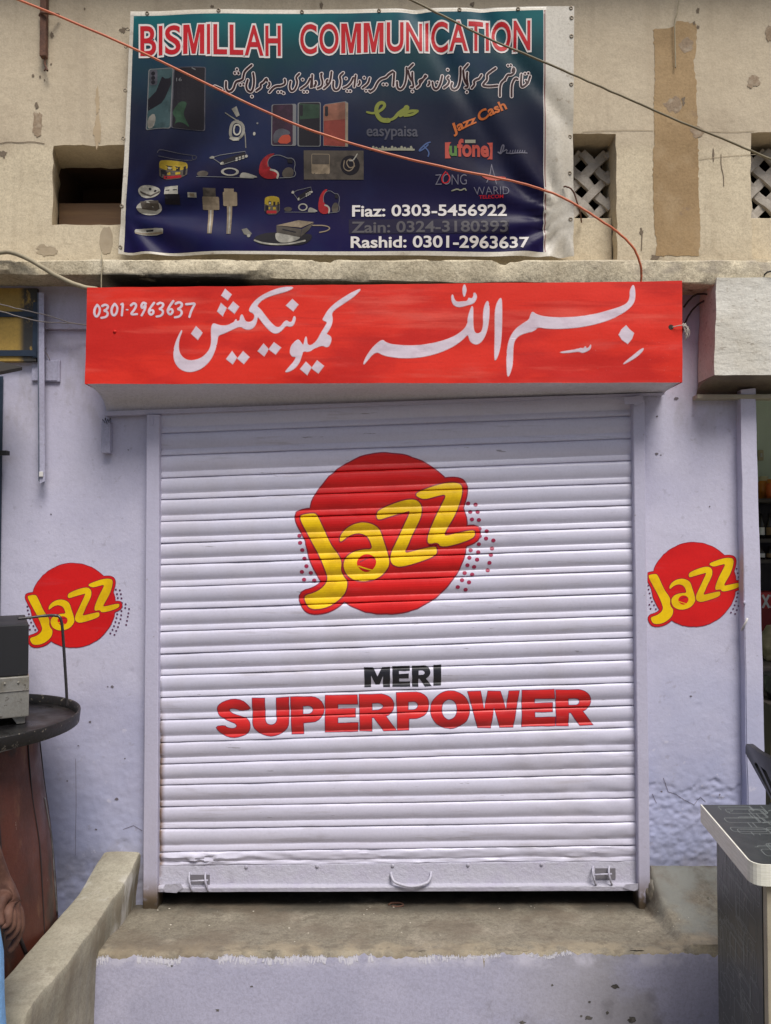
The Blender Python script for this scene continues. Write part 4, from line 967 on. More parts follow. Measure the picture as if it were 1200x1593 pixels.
M['cream_line'] = mat('printed_pale_line', (.5, .46, .42), .5); M['maroon_line'] = mat('printed_maroon_line', (.16, .05, .04), .5)
sheet = sheet_a.build('vinyl_sheet', [M['vinyl_white'], M['vinyl'], M['cream_line'], M['maroon_line']], ban, on_ban, cxs, cys)
for p in sheet.data.polygons: p.use_smooth = True
# headline
def block_flat(A, x0, x1, y0, y1):
    P = [(x0 + u * (x1 - x0), y0 + t * (y1 - y0)) for u, t in BL['Mc'][0]]
    A.poly(grow(P, 2.1), 1.0, 0); A.poly(P, 1.6, 1)
PM = lambda n, c, r=.45: M.setdefault(n, mat(n, c, r, spec=.14, var=[(tuple(q * .45 for q in c), 13, .42, .66, .75), (tuple(min(.8, q * 1.5) for q in c), 30, .5, .7, .5)] if n in SOFT else ()))
SOFT = ('print_teal_grey', 'print_ash', 'print_leaf', 'print_rose', 'print_scarlet', 'print_yellow', 'print_beige', 'print_wheat', 'print_taupe', 'print_pine', 'print_plum', 'print_copper', 'print_steel')
A = Art(); HW = PM('print_white', (.66, .60, .57)); HR = PM('print_red', (.44, .012, .018))
def lerp_q(x0, x1, yl0, yl1, yr0, yr1): return [(x0, yl0), (x1, yr0), (x1, yr1), (x0, yl1)]
for i, (ch, x0, x1) in enumerate([('B', 218, 243), ('I', 247, 253), ('S', 257, 282), ('M', 286, 319), ('I', 323, 328), ('L', 333, 354), ('L', 358, 379), ('A', 381, 410), ('H', 413, 437)]):
    if ch == 'M': block_flat(A, x0, x1, 40, 85.8)
    else: A.text(ch, lerp_q(x0, x1, 40, 86, 39.6, 85.6), 1.6, 1, .014, [(.050, 1.0, 0)])
for ch, x0, x1 in [('C', 467, 493), ('O', 497, 527), ('M', 531, 562), ('M', 566, 597), ('U', 602, 628), ('N', 632, 657), ('I', 662, 667), ('C', 671, 697), ('A', 699, 728), ('T', 729, 752), ('I', 756, 761), ('O', 765, 795), ('N', 799, 825)]:
    yy = 37 - (x0 - 466) * .011
    if ch == 'M': block_flat(A, x0, x1, yy, yy + 45.5)
    else: A.text(ch, lerp_q(x0, x1, yy, yy + 45.5, yy, yy + 45.5), 1.6, 1, .014, [(.050, 1.0, 0)])
A.build('headline', [HW, HR], sheet, on_ban, cxs, cys)
# phone lines
A = Art(); PW = PM('print_pale', (.62, .58, .55)); PG = PM('print_faded', (.085, .078, .085)); PK = PM('print_scrub', (.011, .008, .028))
A.rect(543, 341, 792, 364, .9, 2)
A.text('Fiaz: 0303-5456922', [(548, 318), (789, 317), (789, 336), (548, 337)], 1.6, 0, .022)
A.text('Zain: 0324-3180393', [(547, 344.5), (790, 343.5), (790, 362), (547, 363)], 1.6, 1, .02)
A.text('Rashid: 0301-2963637', [(546, 368), (824, 367), (824, 386), (546, 387)], 1.6, 0, .022)
A.build('phone_numbers', [PW, PG, PK], sheet, on_ban, cxs, cys)
# small Urdu line, pen strokes with a pale outline
U = []
def us(ox, oy, k, strokes, dots):
    for s_ in strokes: U.append(sc(s_, ox, oy, k))
    for x, y in dots: U.append(sc([(x - 1, y - 1), (x + 1, y + 1)], ox, oy, k))
us(655, 85, 6.667, [[(1135, 215), (1112, 290), (1052, 340), (1036, 310), (1046, 195)], [(1110, 290), (1090, 262)], [(1005, 250), (985, 240), (960, 268), (942, 320), (942, 430)], [(952, 168), (962, 125), (977, 155), (960, 195), (925, 210), (900, 205), (872, 258), (832, 290), (820, 350), (820, 430)], [(775, 140), (705, 190), (682, 215), (690, 258), (655, 298), (636, 325), (700, 335), (795, 322)], [(628, 215), (605, 255), (575, 262), (545, 285), (560, 310), (528, 345)], [(480, 190), (476, 255), (492, 335), (462, 335)], [(488, 103), (450, 145)], [(412, 135), (414, 205), (402, 300), (372, 352), (330, 362), (312, 325), (325, 285)], [(440, 165), (448, 250), (475, 300)], [(290, 215), (268, 240), (300, 262), (282, 312), (240, 345)], [(222, 220), (206, 300), (170, 366), (130, 352), (120, 290)], [(85, 280), (92, 300), (75, 318)], [(45, 220), (22, 262), (0, 290)]], [(1085, 185), (1118, 182), (905, 110), (935, 105), (875, 258), (478, 382), (280, 145), (172, 290)])
us(485, 85, 6.667, [[(1190, 225), (1150, 262), (1112, 272), (1132, 310), (1090, 345)], [(1045, 190), (1045, 270), (1062, 335), (1030, 338)], [(1052, 104), (1010, 145)], [(985, 140), (985, 225), (970, 312), (930, 366), (890, 350), (886, 285)], [(1000, 170), (1022, 250), (1045, 270)], [(858, 190), (848, 322)], [(842, 178), (800, 205), (770, 240), (722, 250), (682, 290), (652, 360), (608, 388)], [(602, 245), (588, 300), (530, 345)], [(498, 275), (503, 298), (485, 315)], [(457, 215), (443, 332)], [(432, 240), (408, 292), (370, 330), (332, 345)], [(327, 185), (288, 220), (306, 270), (290, 352), (250, 376), (222, 345), (226, 275)], [(206, 175), (196, 270), (168, 312), (128, 348)], [(168, 312), (150, 275), (165, 258)], [(105, 190), (98, 220), (116, 280), (108, 328), (62, 348)], [(42, 278), (48, 298), (32, 315)], [(5, 205), (5, 330)]], [(1046, 382), (745, 310), (778, 310), (546, 240), (565, 376), (598, 376), (356, 245), (370, 380), (402, 380), (98, 195)])
us(325, 85, 7.059, [[(1172, 295), (1178, 320), (1160, 345)], [(1137, 220), (1120, 352)], [(1112, 255), (1082, 320), (1010, 372)], [(992, 200), (952, 240), (976, 292), (950, 372), (905, 402), (882, 350), (896, 285)], [(832, 262), (842, 305), (795, 332), (740, 332), (702, 352), (664, 398)], [(660, 295), (668, 318), (648, 342)], [(640, 275), (630, 245), (600, 292), (560, 312), (576, 342), (518, 382)], [(486, 195), (496, 262), (490, 342), (465, 400), (420, 382), (405, 330), (425, 268)], [(470, 110), (395, 175), (380, 215), (376, 262), (335, 280), (292, 292), (270, 372), (220, 406), (186, 372), (190, 298)], [(70, 352), (140, 378)]], [(1030, 265), (1045, 405), (1080, 405), (760, 400), (795, 400), (820, 415), (470, 445), (310, 160), (287, 200), (325, 200), (345, 320), (378, 315)])
A = Art(); UD = PM('print_maroon_black', (.030, .010, .010)); UP = PM('print_pale_pink', (.60, .52, .50))
for s_ in U: A.stroke(s_, 5.9, 1.0, 0, sm=2)
for s_ in U: A.stroke(s_, 3.3, 1.6, 1, sm=2)
A.build('urdu_line', [UP, UD], sheet, on_ban)
# printed network logos
A = Art(); cols_ = [PM('print_lime', (0.158, 0.173, 0.025)), PM('print_grey', (0.061, 0.061, 0.079)), PM('print_orange', (0.446, 0.115, 0.025)), PM('print_green', (0.072, 0.158, 0.029)), PM('print_coral', (0.360, 0.054, 0.036)), PM('print_blue', (0.050, 0.086, 0.202)), PM('print_silver', (0.144, 0.137, 0.173)), PM('print_cream', (0.245, 0.238, 0.173)), PM('print_red', (0.259, 0.012, 0.016))]
LG = lambda P: sc(P, 560, 145, 4.2857)
A.stroke(LG([(48, 130), (90, 140), (140, 120), (170, 85), (155, 62), (125, 70), (108, 105), (115, 150), (145, 185), (190, 185)]), (3, 8), 1.2, 0, sm=2)
A.stroke(LG([(190, 185), (230, 172), (258, 135), (300, 112), (312, 98)]), (3, 9), 1.25, 0, sm=2); A.stroke(LG([(270, 150), (310, 128), (345, 118), (385, 118)]), (6, 4), 1.3, 0, sm=2); A.stroke(LG([(300, 150), (350, 145), (385, 122)]), (5, 3), 1.35, 0, sm=2)
A.text('easypaisa', LG([(45, 222), (388, 222), (388, 315), (45, 315)]), 1.2, 1, .018)
A.stroke(LG([(70, 378), (360, 380)]), 3, 1.2, 7, sm=0)
for i in range(13): A.stroke(LG([(85 + i * 21, 376), (88 + i * 21, 352 + 10 * (i % 3)), (96 + i * 21, 372)]), 2.2, 1.22, 7, sm=1)
A.build('printed_logo', cols_, sheet, on_ban, cxs, cys); A = Art()
A.stroke(LG([(468, 328), (440, 338), (398, 380), (395, 392), (430, 372), (455, 345)]), 2.2, 1.2, 5, sm=2); A.stroke(LG([(430, 360), (455, 385), (462, 405), (455, 425)]), 2.0, 1.25, 5, sm=2)
A.build('printed_logo', cols_, sheet, on_ban, cxs, cys); A = Art()
A.text('Jazz', LG([(600, 208), (772, 138), (785, 210), (630, 290)]), 1.3, 2, .03); A.text('Cash', LG([(778, 125), (955, 45), (985, 105), (800, 190)]), 1.3, 2, .03)
A.build('printed_logo', cols_, sheet, on_ban, cxs, cys); A = Art()
A.poly(LG([(568, 328), (610, 325), (600, 340), (592, 380), (600, 420), (608, 436), (568, 438)]), 1.2, 4); A.poly(LG([(848, 325), (888, 322), (886, 435), (850, 437), (868, 415), (872, 375), (864, 340)]), 1.2, 4)
A.text('u', LG([(596, 350), (648, 350), (648, 420), (596, 420)]), 1.3, 3, .035); A.text('fone', LG([(650, 300), (862, 312), (862, 424), (650, 424)]), 1.3, 4, .035); A.rect(*LG([(702, 308)])[0], *LG([(772, 330)])[0], 1.3, 7)
A.build('printed_logo', cols_, sheet, on_ban, cxs, cys); A = Art()
A.stroke(LG([(925, 385), (945, 400), (965, 350), (950, 340), (938, 395)]), 2.0, 1.2, 6, sm=2); A.stroke(LG([(955, 385), (985, 372), (975, 405), (1115, 400)]), 1.6, 1.2, 6, sm=1)
for i in range(7): A.stroke(LG([(1000 + i * 16, 398), (1004 + i * 16, 384)]), 1.3, 1.22, 6, sm=0)
A.build('printed_logo', cols_, sheet, on_ban, cxs, cys); A = Art()
A.text('ZO', LG([(503, 545), (605, 540), (605, 610), (503, 612)]), 1.2, 6, -.012); A.stroke(LG([(572, 527), (545, 560), (550, 600), (585, 600), (602, 565), (580, 535)]), 1.7, 1.3, 8, sm=2)
A.text('NG', LG([(612, 545), (712, 545), (712, 612), (612, 612)]), 1.2, 6, -.012); A.stroke(LG([(615, 650), (650, 638), (672, 650), (700, 635), (708, 648)]), 2, 1.2, 7, sm=1)
A.build('printed_logo', cols_, sheet, on_ban, cxs, cys); A = Art()
A.poly(chaikin(LG([(800, 545), (860, 560), (990, 545), (960, 575), (880, 588), (830, 572)]), 2), 1.2, 4); A.stroke(LG([(880, 470), (868, 545), (845, 600)]), 1.2, 1.15, 6, sm=1); A.stroke(LG([(880, 470), (900, 560), (910, 610)]), 1.2, 1.15, 6, sm=1)
A.text('WARID', LG([(758, 630), (995, 625), (995, 678), (765, 680)]), 1.2, 6, -.012); A.text('TELECOM', LG([(795, 682), (955, 680), (955, 702), (795, 704)]), 1.2, 8, .012)
A.build('printed_logo', cols_, sheet, on_ban, cxs, cys)
# printed phones and accessories
A = Art(); ac = [PM('print_teal_grey', (0.037, 0.065, 0.068)), PM('print_ash', (0.204, 0.190, 0.160)), PM('print_black', (0.010, 0.008, 0.011)), PM('print_leaf', (0.024, 0.058, 0.031)), PM('print_line', (0.136, 0.136, 0.136)), PM('print_rose', (0.177, 0.034, 0.024)), PM('print_scarlet', (0.286, 0.014, 0.017)), PM('print_yellow', (0.306, 0.211, 0.020)), PM('print_beige', (0.224, 0.173, 0.116)), PM('print_wheat', (0.326, 0.306, 0.258)), PM('print_taupe', (0.071, 0.058, 0.046)), PM('print_pine', (0.020, 0.041, 0.024)), PM('print_plum', (0.031, 0.011, 0.024)), PM('print_vermilion', (0.313, 0.048, 0.024)), PM('print_steel', (0.068, 0.065, 0.078)), PM('print_copper', (0.204, 0.082, 0.051))]
G1 = lambda P: sc(P, 210, 90, 10)
def rr(x0, y0, x1, y1, r, sk=0.0): return [(x + sk * (y1 - y) / (y1 - y0), y) for x, y in arc(x1 - r, y0 + r, r, r, -90, 0, 4) + arc(x1 - r, y1 - r, r, r, 0, 90, 4) + arc(x0 + r, y1 - r, r, r, 90, 180, 4) + arc(x0 + r, y0 + r, r, r, 180, 270, 4)]
A.poly(G1(rr(170, 160, 575, 1130, 40, 35)), 1.0, 4); A.poly(G1(rr(186, 172, 560, 1120, 36, 35)), 1.2, 0)
A.poly(G1([(200, 640), (330, 520), (420, 300), (560, 260), (575, 420), (480, 640), (420, 720), (300, 780), (200, 820)]), 1.3, 2); A.poly(G1([(190, 860), (330, 780), (420, 720), (545, 700), (545, 1110), (200, 1118)]), 1.3, 0); A.poly(chaikin(G1([(195, 940), (300, 860), (340, 960), (300, 1110), (200, 1112)]), 1), 1.4, 1); A.poly(chaikin(G1([(400, 180), (575, 190), (575, 330), (440, 330)]), 1), 1.35, 0)
A.poly(G1(rr(225, 180, 350, 420, 30)), 1.5, 14)
for y in (235, 305, 372): A.disc(*G1([(282, y)])[0], 3.2, 1.7, 2)
A.build('printed_phone', ac, sheet, on_ban, cxs, cys); A = Art()
A.poly(G1(rr(575, 160, 1085, 1118, 30, 30)), 1.0, 14); A.poly(G1(rr(596, 170, 1068, 1110, 26, 30)), 1.2, 2)
A.poly(chaikin(G1([(720, 700), (825, 710), (800, 800), (765, 880), (790, 960), (860, 1090), (800, 1050), (740, 1018), (650, 1030), (620, 1100), (660, 980), (600, 900), (620, 830)]), 1), 1.4, 3); A.text('16', G1([(655, 330), (740, 330), (740, 385), (655, 385)]), 1.4, 4, .0)
A.stroke(G1([(900, 180), (950, 205)]), 1.5, 1.4, 4)
A.build('printed_phone', ac, sheet, on_ban, cxs, cys); A = Art()
G2 = lambda P: sc(P, 340, 150, 5.4545)
A.stroke(G2([(55, 128), (110, 165), (180, 210), (225, 290), (235, 440)]), 1.6, 1.0, 1, sm=2); A.poly(G2([(108, 95), (150, 72), (178, 150), (150, 165)]), 1.1, 1)
A.stroke(G2([(160, 200), (110, 215), (95, 300), (110, 350), (160, 365), (205, 330), (215, 260), (190, 215), (150, 205)]), 4.5, 1.2, 1, sm=2); A.poly(G2([(92, 345), (125, 340), (180, 350), (175, 375), (125, 375), (92, 355)]), 1.3, 9); A.stroke(G2([(135, 240), (125, 290), (145, 325), (180, 315), (190, 260), (170, 230), (140, 235)]), 2.5, 1.25, 9, sm=2); A.disc(*G2([(330, 225)])[0], 1.6, 1.2, 4); A.disc(*G2([(305, 318)])[0], 2, 1.2, 9, ry=3)
A.build('printed_earphones', ac, sheet, on_ban, cxs, cys); A = Art()
A.poly(G2(rr(450, 62, 662, 425, 16)), 1.0, 4); A.poly(G2(rr(458, 66, 632, 418, 14)), 1.2, 12); A.poly(chaikin(G2([(465, 400), (470, 310), (530, 270), (610, 300), (610, 330), (545, 335), (510, 400)]), 1), 1.3, 14); A.poly(chaikin(G2([(498, 405), (530, 345), (560, 330), (614, 332), (614, 408)]), 1), 1.4, 13)
A.build('printed_phone', ac, sheet, on_ban, cxs, cys); A = Art()
A.poly(G2(rr(672, 52, 870, 430, 16)), 1.0, 4); A.poly(G2(rr(684, 56, 862, 424, 14)), 1.2, 2); A.poly(G2([(690, 60), (858, 74), (858, 190), (690, 200)]), 1.3, 11); A.poly(G2(rr(692, 72, 718, 170, 10)), 1.5, 2)
A.build('printed_phone', ac, sheet, on_ban, cxs, cys); A = Art()
A.poly(G2([(890, 90), (905, 72), (1080, 46), (1102, 60), (1100, 432), (890, 424)]), 1.0, 4); A.poly(G2([(894, 92), (908, 76), (1072, 52), (1078, 60), (1076, 428), (894, 420)]), 1.2, 5); A.poly(G2([(894, 92), (908, 76), (1072, 52), (1078, 60), (1077, 200), (894, 215)]), 1.3, 15); A.poly(G2(rr(905, 90, 932, 175, 10)), 1.5, 2); A.poly(G2([(1080, 62), (1100, 62), (1098, 425), (1078, 425)]), 1.4, 8)
A.build('printed_phone', ac, sheet, on_ban, cxs, cys); A = Art()
def headset(P, s):
    A.poly(chaikin(P([(490, 488), (430, 495), (370, 545), (345, 620), (350, 670), (400, 700), (470, 700), (515, 680), (490, 640), (440, 615), (415, 570), (440, 525)]), 1), 1.2, 6)
    A.stroke(P([(425, 600), (420, 555), (450, 515), (510, 500), (570, 520), (580, 528), (635, 528), (655, 570), (640, 625), (660, 650), (640, 685), (520, 690)]), 1.0 * s, 1.3, 4, sm=1); A.stroke(P([(445, 625), (490, 635), (510, 660), (500, 690)]), 3.0 * s, 1.4, 9, sm=1)
    A.poly(chaikin(P([(540, 640), (580, 600), (635, 610), (640, 670), (590, 690), (545, 685)]), 1), 1.2, 10); A.poly(P([(585, 535), (630, 535), (630, 570), (590, 565)]), 1.2, 2)
headset(G2, 1.0); A.build('printed_headset', ac, sheet, on_ban, cxs, cys); A = Art(); G3 = lambda P: [(495 + (x - 345) * .108, 293 + (y - 488) * .185) for x, y in P]; headset(G3, .8); A.build('printed_headset', ac, sheet, on_ban, cxs, cys); A = Art()
A.rect(*G2([(725, 462)])[0], 566, 278.5, 1.0, 10); A.poly(G2(rr(790, 490, 945, 655, 14)), 1.2, 8 - 0); A.poly(G2(rr(795, 495, 940, 575, 8)), 1.4, 10); A.stroke(G2([(815, 655), (815, 685)]), 2.5, 1.3, 10, sm=0); A.stroke(G2([(905, 655), (905, 685)]), 2.5, 1.3, 10, sm=0)
A.disc(545, 257, 15, 1.2, 2, 24); A.stroke([(536, 250), (534, 262), (545, 267), (553, 256), (546, 246), (538, 252), (544, 262), (552, 258)], 1.5, 1.4, 8, sm=2); A.stroke([(544, 250), (549, 250), (553, 245), (556, 240)], 1.6, 1.5, 9, sm=1)
A.build('printed_charger', ac, sheet, on_ban, cxs, cys); A = Art()
G4 = lambda P: sc(P, 205, 225, 6.3158)
A.stroke(G4([(265, 95), (275, 70), (330, 65), (600, 90), (630, 100), (630, 130), (600, 140), (585, 115), (600, 92)]), 1.0, 1.0, 14, sm=1); A.stroke(G4([(270, 125), (590, 142)]), 1.0, 1.0, 14, sm=0)
A.build('printed_stick', ac, sheet, on_ban, cxs, cys); A = Art()
def card(P, s):
    A.poly(chaikin(P([(268, 340), (272, 180), (300, 155), (410, 142), (520, 155), (548, 180), (548, 338)]), 1), 1.1, 10); A.poly(chaikin(P([(275, 245), (275, 180), (300, 158), (410, 146), (518, 158), (545, 182), (545, 240)]), 1), 1.25, 7)
    for x0, y0, x1, y1, c in ((345, 200, 395, 240, 2), (430, 205, 468, 245, 2), (505, 208, 530, 300, 2), (285, 245, 340, 320, 2), (345, 260, 375, 285, 7), (425, 262, 475, 288, 7), (352, 210, 385, 232, 9), (310, 298, 490, 328, 6)):
        a_, b_ = P([(x0, y0), (x1, y1)]); A.rect(*a_, *b_, 1.4, c)
card(G4, 1); A.build('printed_card', ac, sheet, on_ban, cxs, cys); A = Art(); G5 = lambda P: [(411 + (x - 268) * .0865, 303 + (y - 142) * .15) for x, y in P]; card(G5, .7); A.build('printed_card', ac, sheet, on_ban, cxs, cys); A = Art()
def stick(P, s):
    A.stroke(P([(790, 130), (870, 108), (1120, 75), (1140, 130), (900, 210), (870, 190), (790, 130)]), 1.1 * s, 1.1, 4, sm=0); A.poly(P([(880, 170), (1110, 85), (1135, 130), (905, 205)]), 1.15, 2)
    for i in range(3):
        for j in range(2): A.poly(P([(1025 + 32 * i, 142 - 10 * i + 20 * j), (1045 + 32 * i, 136 - 10 * i + 20 * j), (1048 + 32 * i, 150 - 10 * i + 20 * j), (1028 + 32 * i, 156 - 10 * i + 20 * j)]), 1.4, 9)
    A.poly(chaikin(P([(760, 130), (790, 110), (815, 120), (815, 140), (780, 142)]), 1), 1.3, 9); A.poly(chaikin(P([(870, 195), (905, 175), (915, 205), (885, 215)]), 1), 1.4, 9); A.disc(*P([(1132, 125)])[0], 2.3 * s, 1.4, 9)
    c = P([(972, 280)])[0]; rx = abs(P([(1050, 0)])[0][0] - P([(972, 0)])[0][0]); ry = abs(P([(0, 315)])[0][1] - P([(0, 280)])[0][1])
    for q in range(20):
        t0, t1 = 2 * math.pi * q / 20, 2 * math.pi * (q + 1) / 20
        A.poly([(c[0] + rx * f * math.cos(t), c[1] + ry * f * math.sin(t)) for t, f in ((t0, .78), (t1, .78), (t1, 1.12), (t0, 1.12))], 1.2, 9)
    A.poly(chaikin(P([(1065, 320), (1085, 285), (1130, 285), (1230, 315), (1240, 330), (1070, 335)]), 1), 1.3, 9); A.disc(*P([(705, 300)])[0], 9 * s, 1.2, 10, 16, 5 * s)
    A.stroke(P([(645, 330), (1200, 335)]), .9 * s, 1.2, 4, sm=0)
stick(G4, 1.0); A.build('printed_accessories', ac, sheet, on_ban, cxs, cys); A = Art(); G6 = lambda P: [(443 + (x - 645) * .086, 290 + (y - 75) * .152) for x, y in P]; stick(G6, .7); A.build('printed_accessories', ac, sheet, on_ban, cxs, cys); A = Art()
A.disc(*G4([(177, 462)])[0], 17, 1.1, 9, 28, 10.5); A.poly(G4([(85, 455), (185, 495), (280, 455), (280, 475), (190, 515), (90, 475)]), 1.3, 10); A.disc(*G4([(178, 430)])[0], 2.2, 1.4, 2, 8); A.disc(*G4([(230, 452)])[0], 2.2, 1.4, 2, 8)
A.build('printed_plug', ac, sheet, on_ban, cxs, cys); A = Art()
A.disc(*G4([(175, 622)])[0], 19.5, 1.1, 9, 28, 11); A.poly(G4([(85, 560), (270, 560), (275, 630), (240, 650), (110, 640)]), 1.3, 10)
A.build('printed_plug', ac, sheet, on_ban, cxs, cys); A = Art()
A.rect(*G4([(328, 418)])[0], *G4([(464, 500)])[0], 1.1, 9); A.rect(*G4([(340, 455)])[0], *G4([(380, 466)])[0], 1.3, 2); A.rect(*G4([(415, 455)])[0], *G4([(455, 466)])[0], 1.3, 2); A.rect(*G4([(335, 500)])[0], *G4([(480, 590)])[0], 1.0, 2)
A.build('printed_plug', ac, sheet, on_ban, cxs, cys); A = Art()
A.rect(*G4([(556, 482)])[0], *G4([(642, 525)])[0], 1.1, 9); A.rect(*G4([(575, 490)])[0], *G4([(622, 518)])[0], 1.3, 8)
A.build('printed_plug', ac, sheet, on_ban, cxs, cys); A = Art()
A.rect(*G4([(706, 436)])[0], *G4([(828, 512)])[0], 1.1, 10); A.poly(G4(rr(695, 512, 858, 632, 12)), 1.2, 8); A.poly(G4([(748, 632), (800, 632), (795, 888), (752, 888)]), 1.3, 8); A.poly(G4([(765, 632), (780, 632), (778, 886), (766, 886)]), 1.4, 9)
A.build('printed_cable', ac, sheet, on_ban, cxs, cys); A = Art()
A.rect(*G4([(910, 436)])[0], *G4([(1005, 470)])[0], 1.1, 8); A.poly(G4(rr(897, 466, 1035, 595, 12)), 1.2, 8); A.poly(G4([(932, 595), (985, 595), (978, 888), (938, 888)]), 1.3, 8); A.poly(G4([(952, 600), (968, 600), (964, 886), (954, 886)]), 1.4, 9)
A.build('printed_cable', ac, sheet, on_ban, cxs, cys); A = Art()
A.poly(chaikin(G4([(32, 850), (50, 828), (310, 828), (320, 850), (310, 890), (45, 892)]), 1), 1.1, 9); A.poly(G4([(140, 842), (220, 842), (215, 856), (145, 856)]), 1.3, 2); A.rect(*G4([(40, 866)])[0], *G4([(310, 882)])[0], 1.25, 8)
A.build('printed_plug', ac, sheet, on_ban, cxs, cys); A = Art()
G7 = lambda P: sc(P, 370, 280, 6.6667)
A.poly(chaikin(G7([(140, 620), (300, 540), (600, 560), (800, 560), (720, 680), (480, 690), (250, 690)]), 2), .9, 2)
A.poly(chaikin(G7([(390, 590), (400, 540), (620, 590), (660, 600), (600, 640), (470, 665), (410, 640)]), 2), 1.1, 9); A.poly(G7([(400, 470), (630, 415), (790, 435), (660, 495)]), 1.3, 8); A.poly(G7([(402, 472), (665, 510), (650, 600), (405, 550)]), 1.2, 10); A.poly(G7([(668, 508), (790, 440), (740, 520), (655, 598)]), 1.25, 10); A.stroke(G7([(470, 515), (600, 545)]), 2.0, 1.4, 2, sm=0)
A.stroke(G7([(180, 635), (260, 665), (400, 680), (550, 670), (700, 635)]), 2.6, 1.2, 9, sm=2); A.stroke(G7([(780, 470), (900, 470), (965, 495), (930, 530), (850, 545)]), 1.8, 1.1, 8, sm=2); A.poly(G7([(42, 515), (95, 500), (150, 560), (130, 590), (70, 570)]), 1.2, 1); A.disc(*G7([(118, 585)])[0], 2.6, 1.3, 9)
A.build('printed_power_bank', ac, sheet, on_ban, cxs, cys)
# eyelets around the hem
ebm = bmesh.new(); t = bmesh.new(); bmesh.ops.create_circle(t, segments=16, radius=.0085, cap_ends=False)
lathe(ebm, [(.0035, 0), (.0045, .0016), (.0068, .0016), (.0082, 0)], 14); t.free()
for v in ebm.verts: v.co = Vector((v.co.x, -v.co.z, v.co.y))
eme = bpy.data.meshes.new('eyelet'); ebm.to_mesh(eme); ebm.free(); eme.materials.append(M['eyelet'])
inv = parent_matrix(ban).inverted()
for px, py in [(229, 20), (341, 18), (470, 18), (590, 17), (715, 16), (806, 15), (199, 45), (196, 72), (195, 140), (192, 215), (190, 321), (189, 386), (888, 14), (889, 29), (889, 57), (889, 131), (888, 210), (887, 268), (888, 341)]:
    o = bpy.data.objects.new('eyelet', eme); COL.objects.link(o); o.parent = ban; o.matrix_parent_inverse = inv; o.location = on_ban(px, py, 1.0)

# ------------------------------------------------------------------ cables, bars, boxes on the wall
def cable(name, label, pts, r, m, cat='cable', per=10):
    bm = bmesh.new(); P = smooth_path(pts, per); P = [p + Vector((0, .002 * nz(i * .4, 1), .0018 * nz(i * .35, 2))) for i, p in enumerate(P)]
    tube(bm, P, r, 8); return tag(obj(name, bm, m), label, cat)
cable('cable', 'orange cable strung diagonally across the banner and dropping behind the red hood',
      [at(-160, -75, -.34), at(30, 0, -.33), at(200, 72, -.31), at(430, 181, -.29), at(560, 227, -.28), at(690, 260, -.27), at(790, 280, -.26), at(850, 297, -.25), at(890, 315, -.25), at(930, 340, -.25), at(962, 362, -.24), at(985, 385, -.23), at(996, 410, -.21), at(998, 428, -.19), at(997, 445, -.178)], .0042, M['orange_wire'])
cable('cable', 'dusty olive cable sagging from the top over the headline to the right vent',
      [at(560, -40, -.30), at(640, 0, -.28), at(700, 30, -.26), at(760, 60, -.25), at(850, 98, -.24), at(905, 122, -.23), at(960, 146, -.22), at(1060, 190, -.21), at(1130, 218, -.20), at(1200, 248, -.20), at(1330, 300, -.2)], .0038, M['olive_wire'])
cable('cable', 'thick pale cable running down from the ledge behind the left end of the red hood',
      [at(-90, 402, -.165), at(0, 393, -.165), at(22, 394, -.168), at(50, 406, -.172), at(90, 430, -.176), at(125, 445, -.174), at(160, 452, -.165), at(190, 462, -.15)], .0085, M['pale_wire'])
cable('cable', 'thin pale wire hanging straight down over the ledge below the banner corner', [at(160, 392, -.10), at(158, 397, -.158), at(160, 412, -.162), at(158, 430, -.162), at(158, 452, -.16)], .0022, M['pale_wire'])
cable('cable', 'upper thin grey wire sloping across the lilac wall to the red hood', [at(-60, 455, -.10), at(0, 473, -.09), at(40, 483, -.08), at(75, 491, -.07), at(110, 502, -.06), at(150, 507, -.04)], .0022, M['grey_wire'])
cable('cable', 'lower thin grey wire sagging across the lilac wall to the red hood', [at(-60, 470, -.10), at(0, 484, -.09), at(35, 494, -.08), at(70, 501, -.07), at(110, 503, -.06), at(150, 508, -.04)], .0022, M['grey_wire'])
cable('cable', 'short rusty wire loop sticking out between the banner edge and the vent lattice', [at(877, 290, -.06), at(886, 292, -.075), at(893, 300, -.07), at(899, 318, -.06), at(903, 332, -.02), at(905, 346, .05)], .003, M['rust'], 'wire')
cable('cable', 'pale wire stub hanging down the bare plaster strip', [at(1057, -6, -.02), at(1054, 20, -.02), at(1050, 34, -.015), at(1050.5, 70, -.013), at(1051, 106, -.012)], .0024, M['pale_wire'], 'wire')
for i, pts in enumerate([[at(1052, 452, -.05), at(1075, 445, -.06), at(1095, 440, -.08), at(1125, 452, -.1)], [at(1060, 520, -.02), at(1072, 490, -.03), at(1092, 470, -.05), at(1125, 462, -.08)], [at(1064, 478, -.03), at(1080, 460, -.05), at(1100, 458, -.08), at(1125, 470, -.09)]]):
    cable('cable', ['upper black flex in the gap between the red hood and white hood', 'long black flex climbing out of the gap from behind the red hood', 'middle black flex crossing the gap between the two hoods'][i], pts, .0035, M['black_wire'])
cable('cable', 'short black wire end standing up above the white hood', [at(1182, 436, -.12), at(1192, 425, -.16), at(1200, 422, -.17), at(1215, 421, -.17)], .003, M['black_wire'], 'wire')

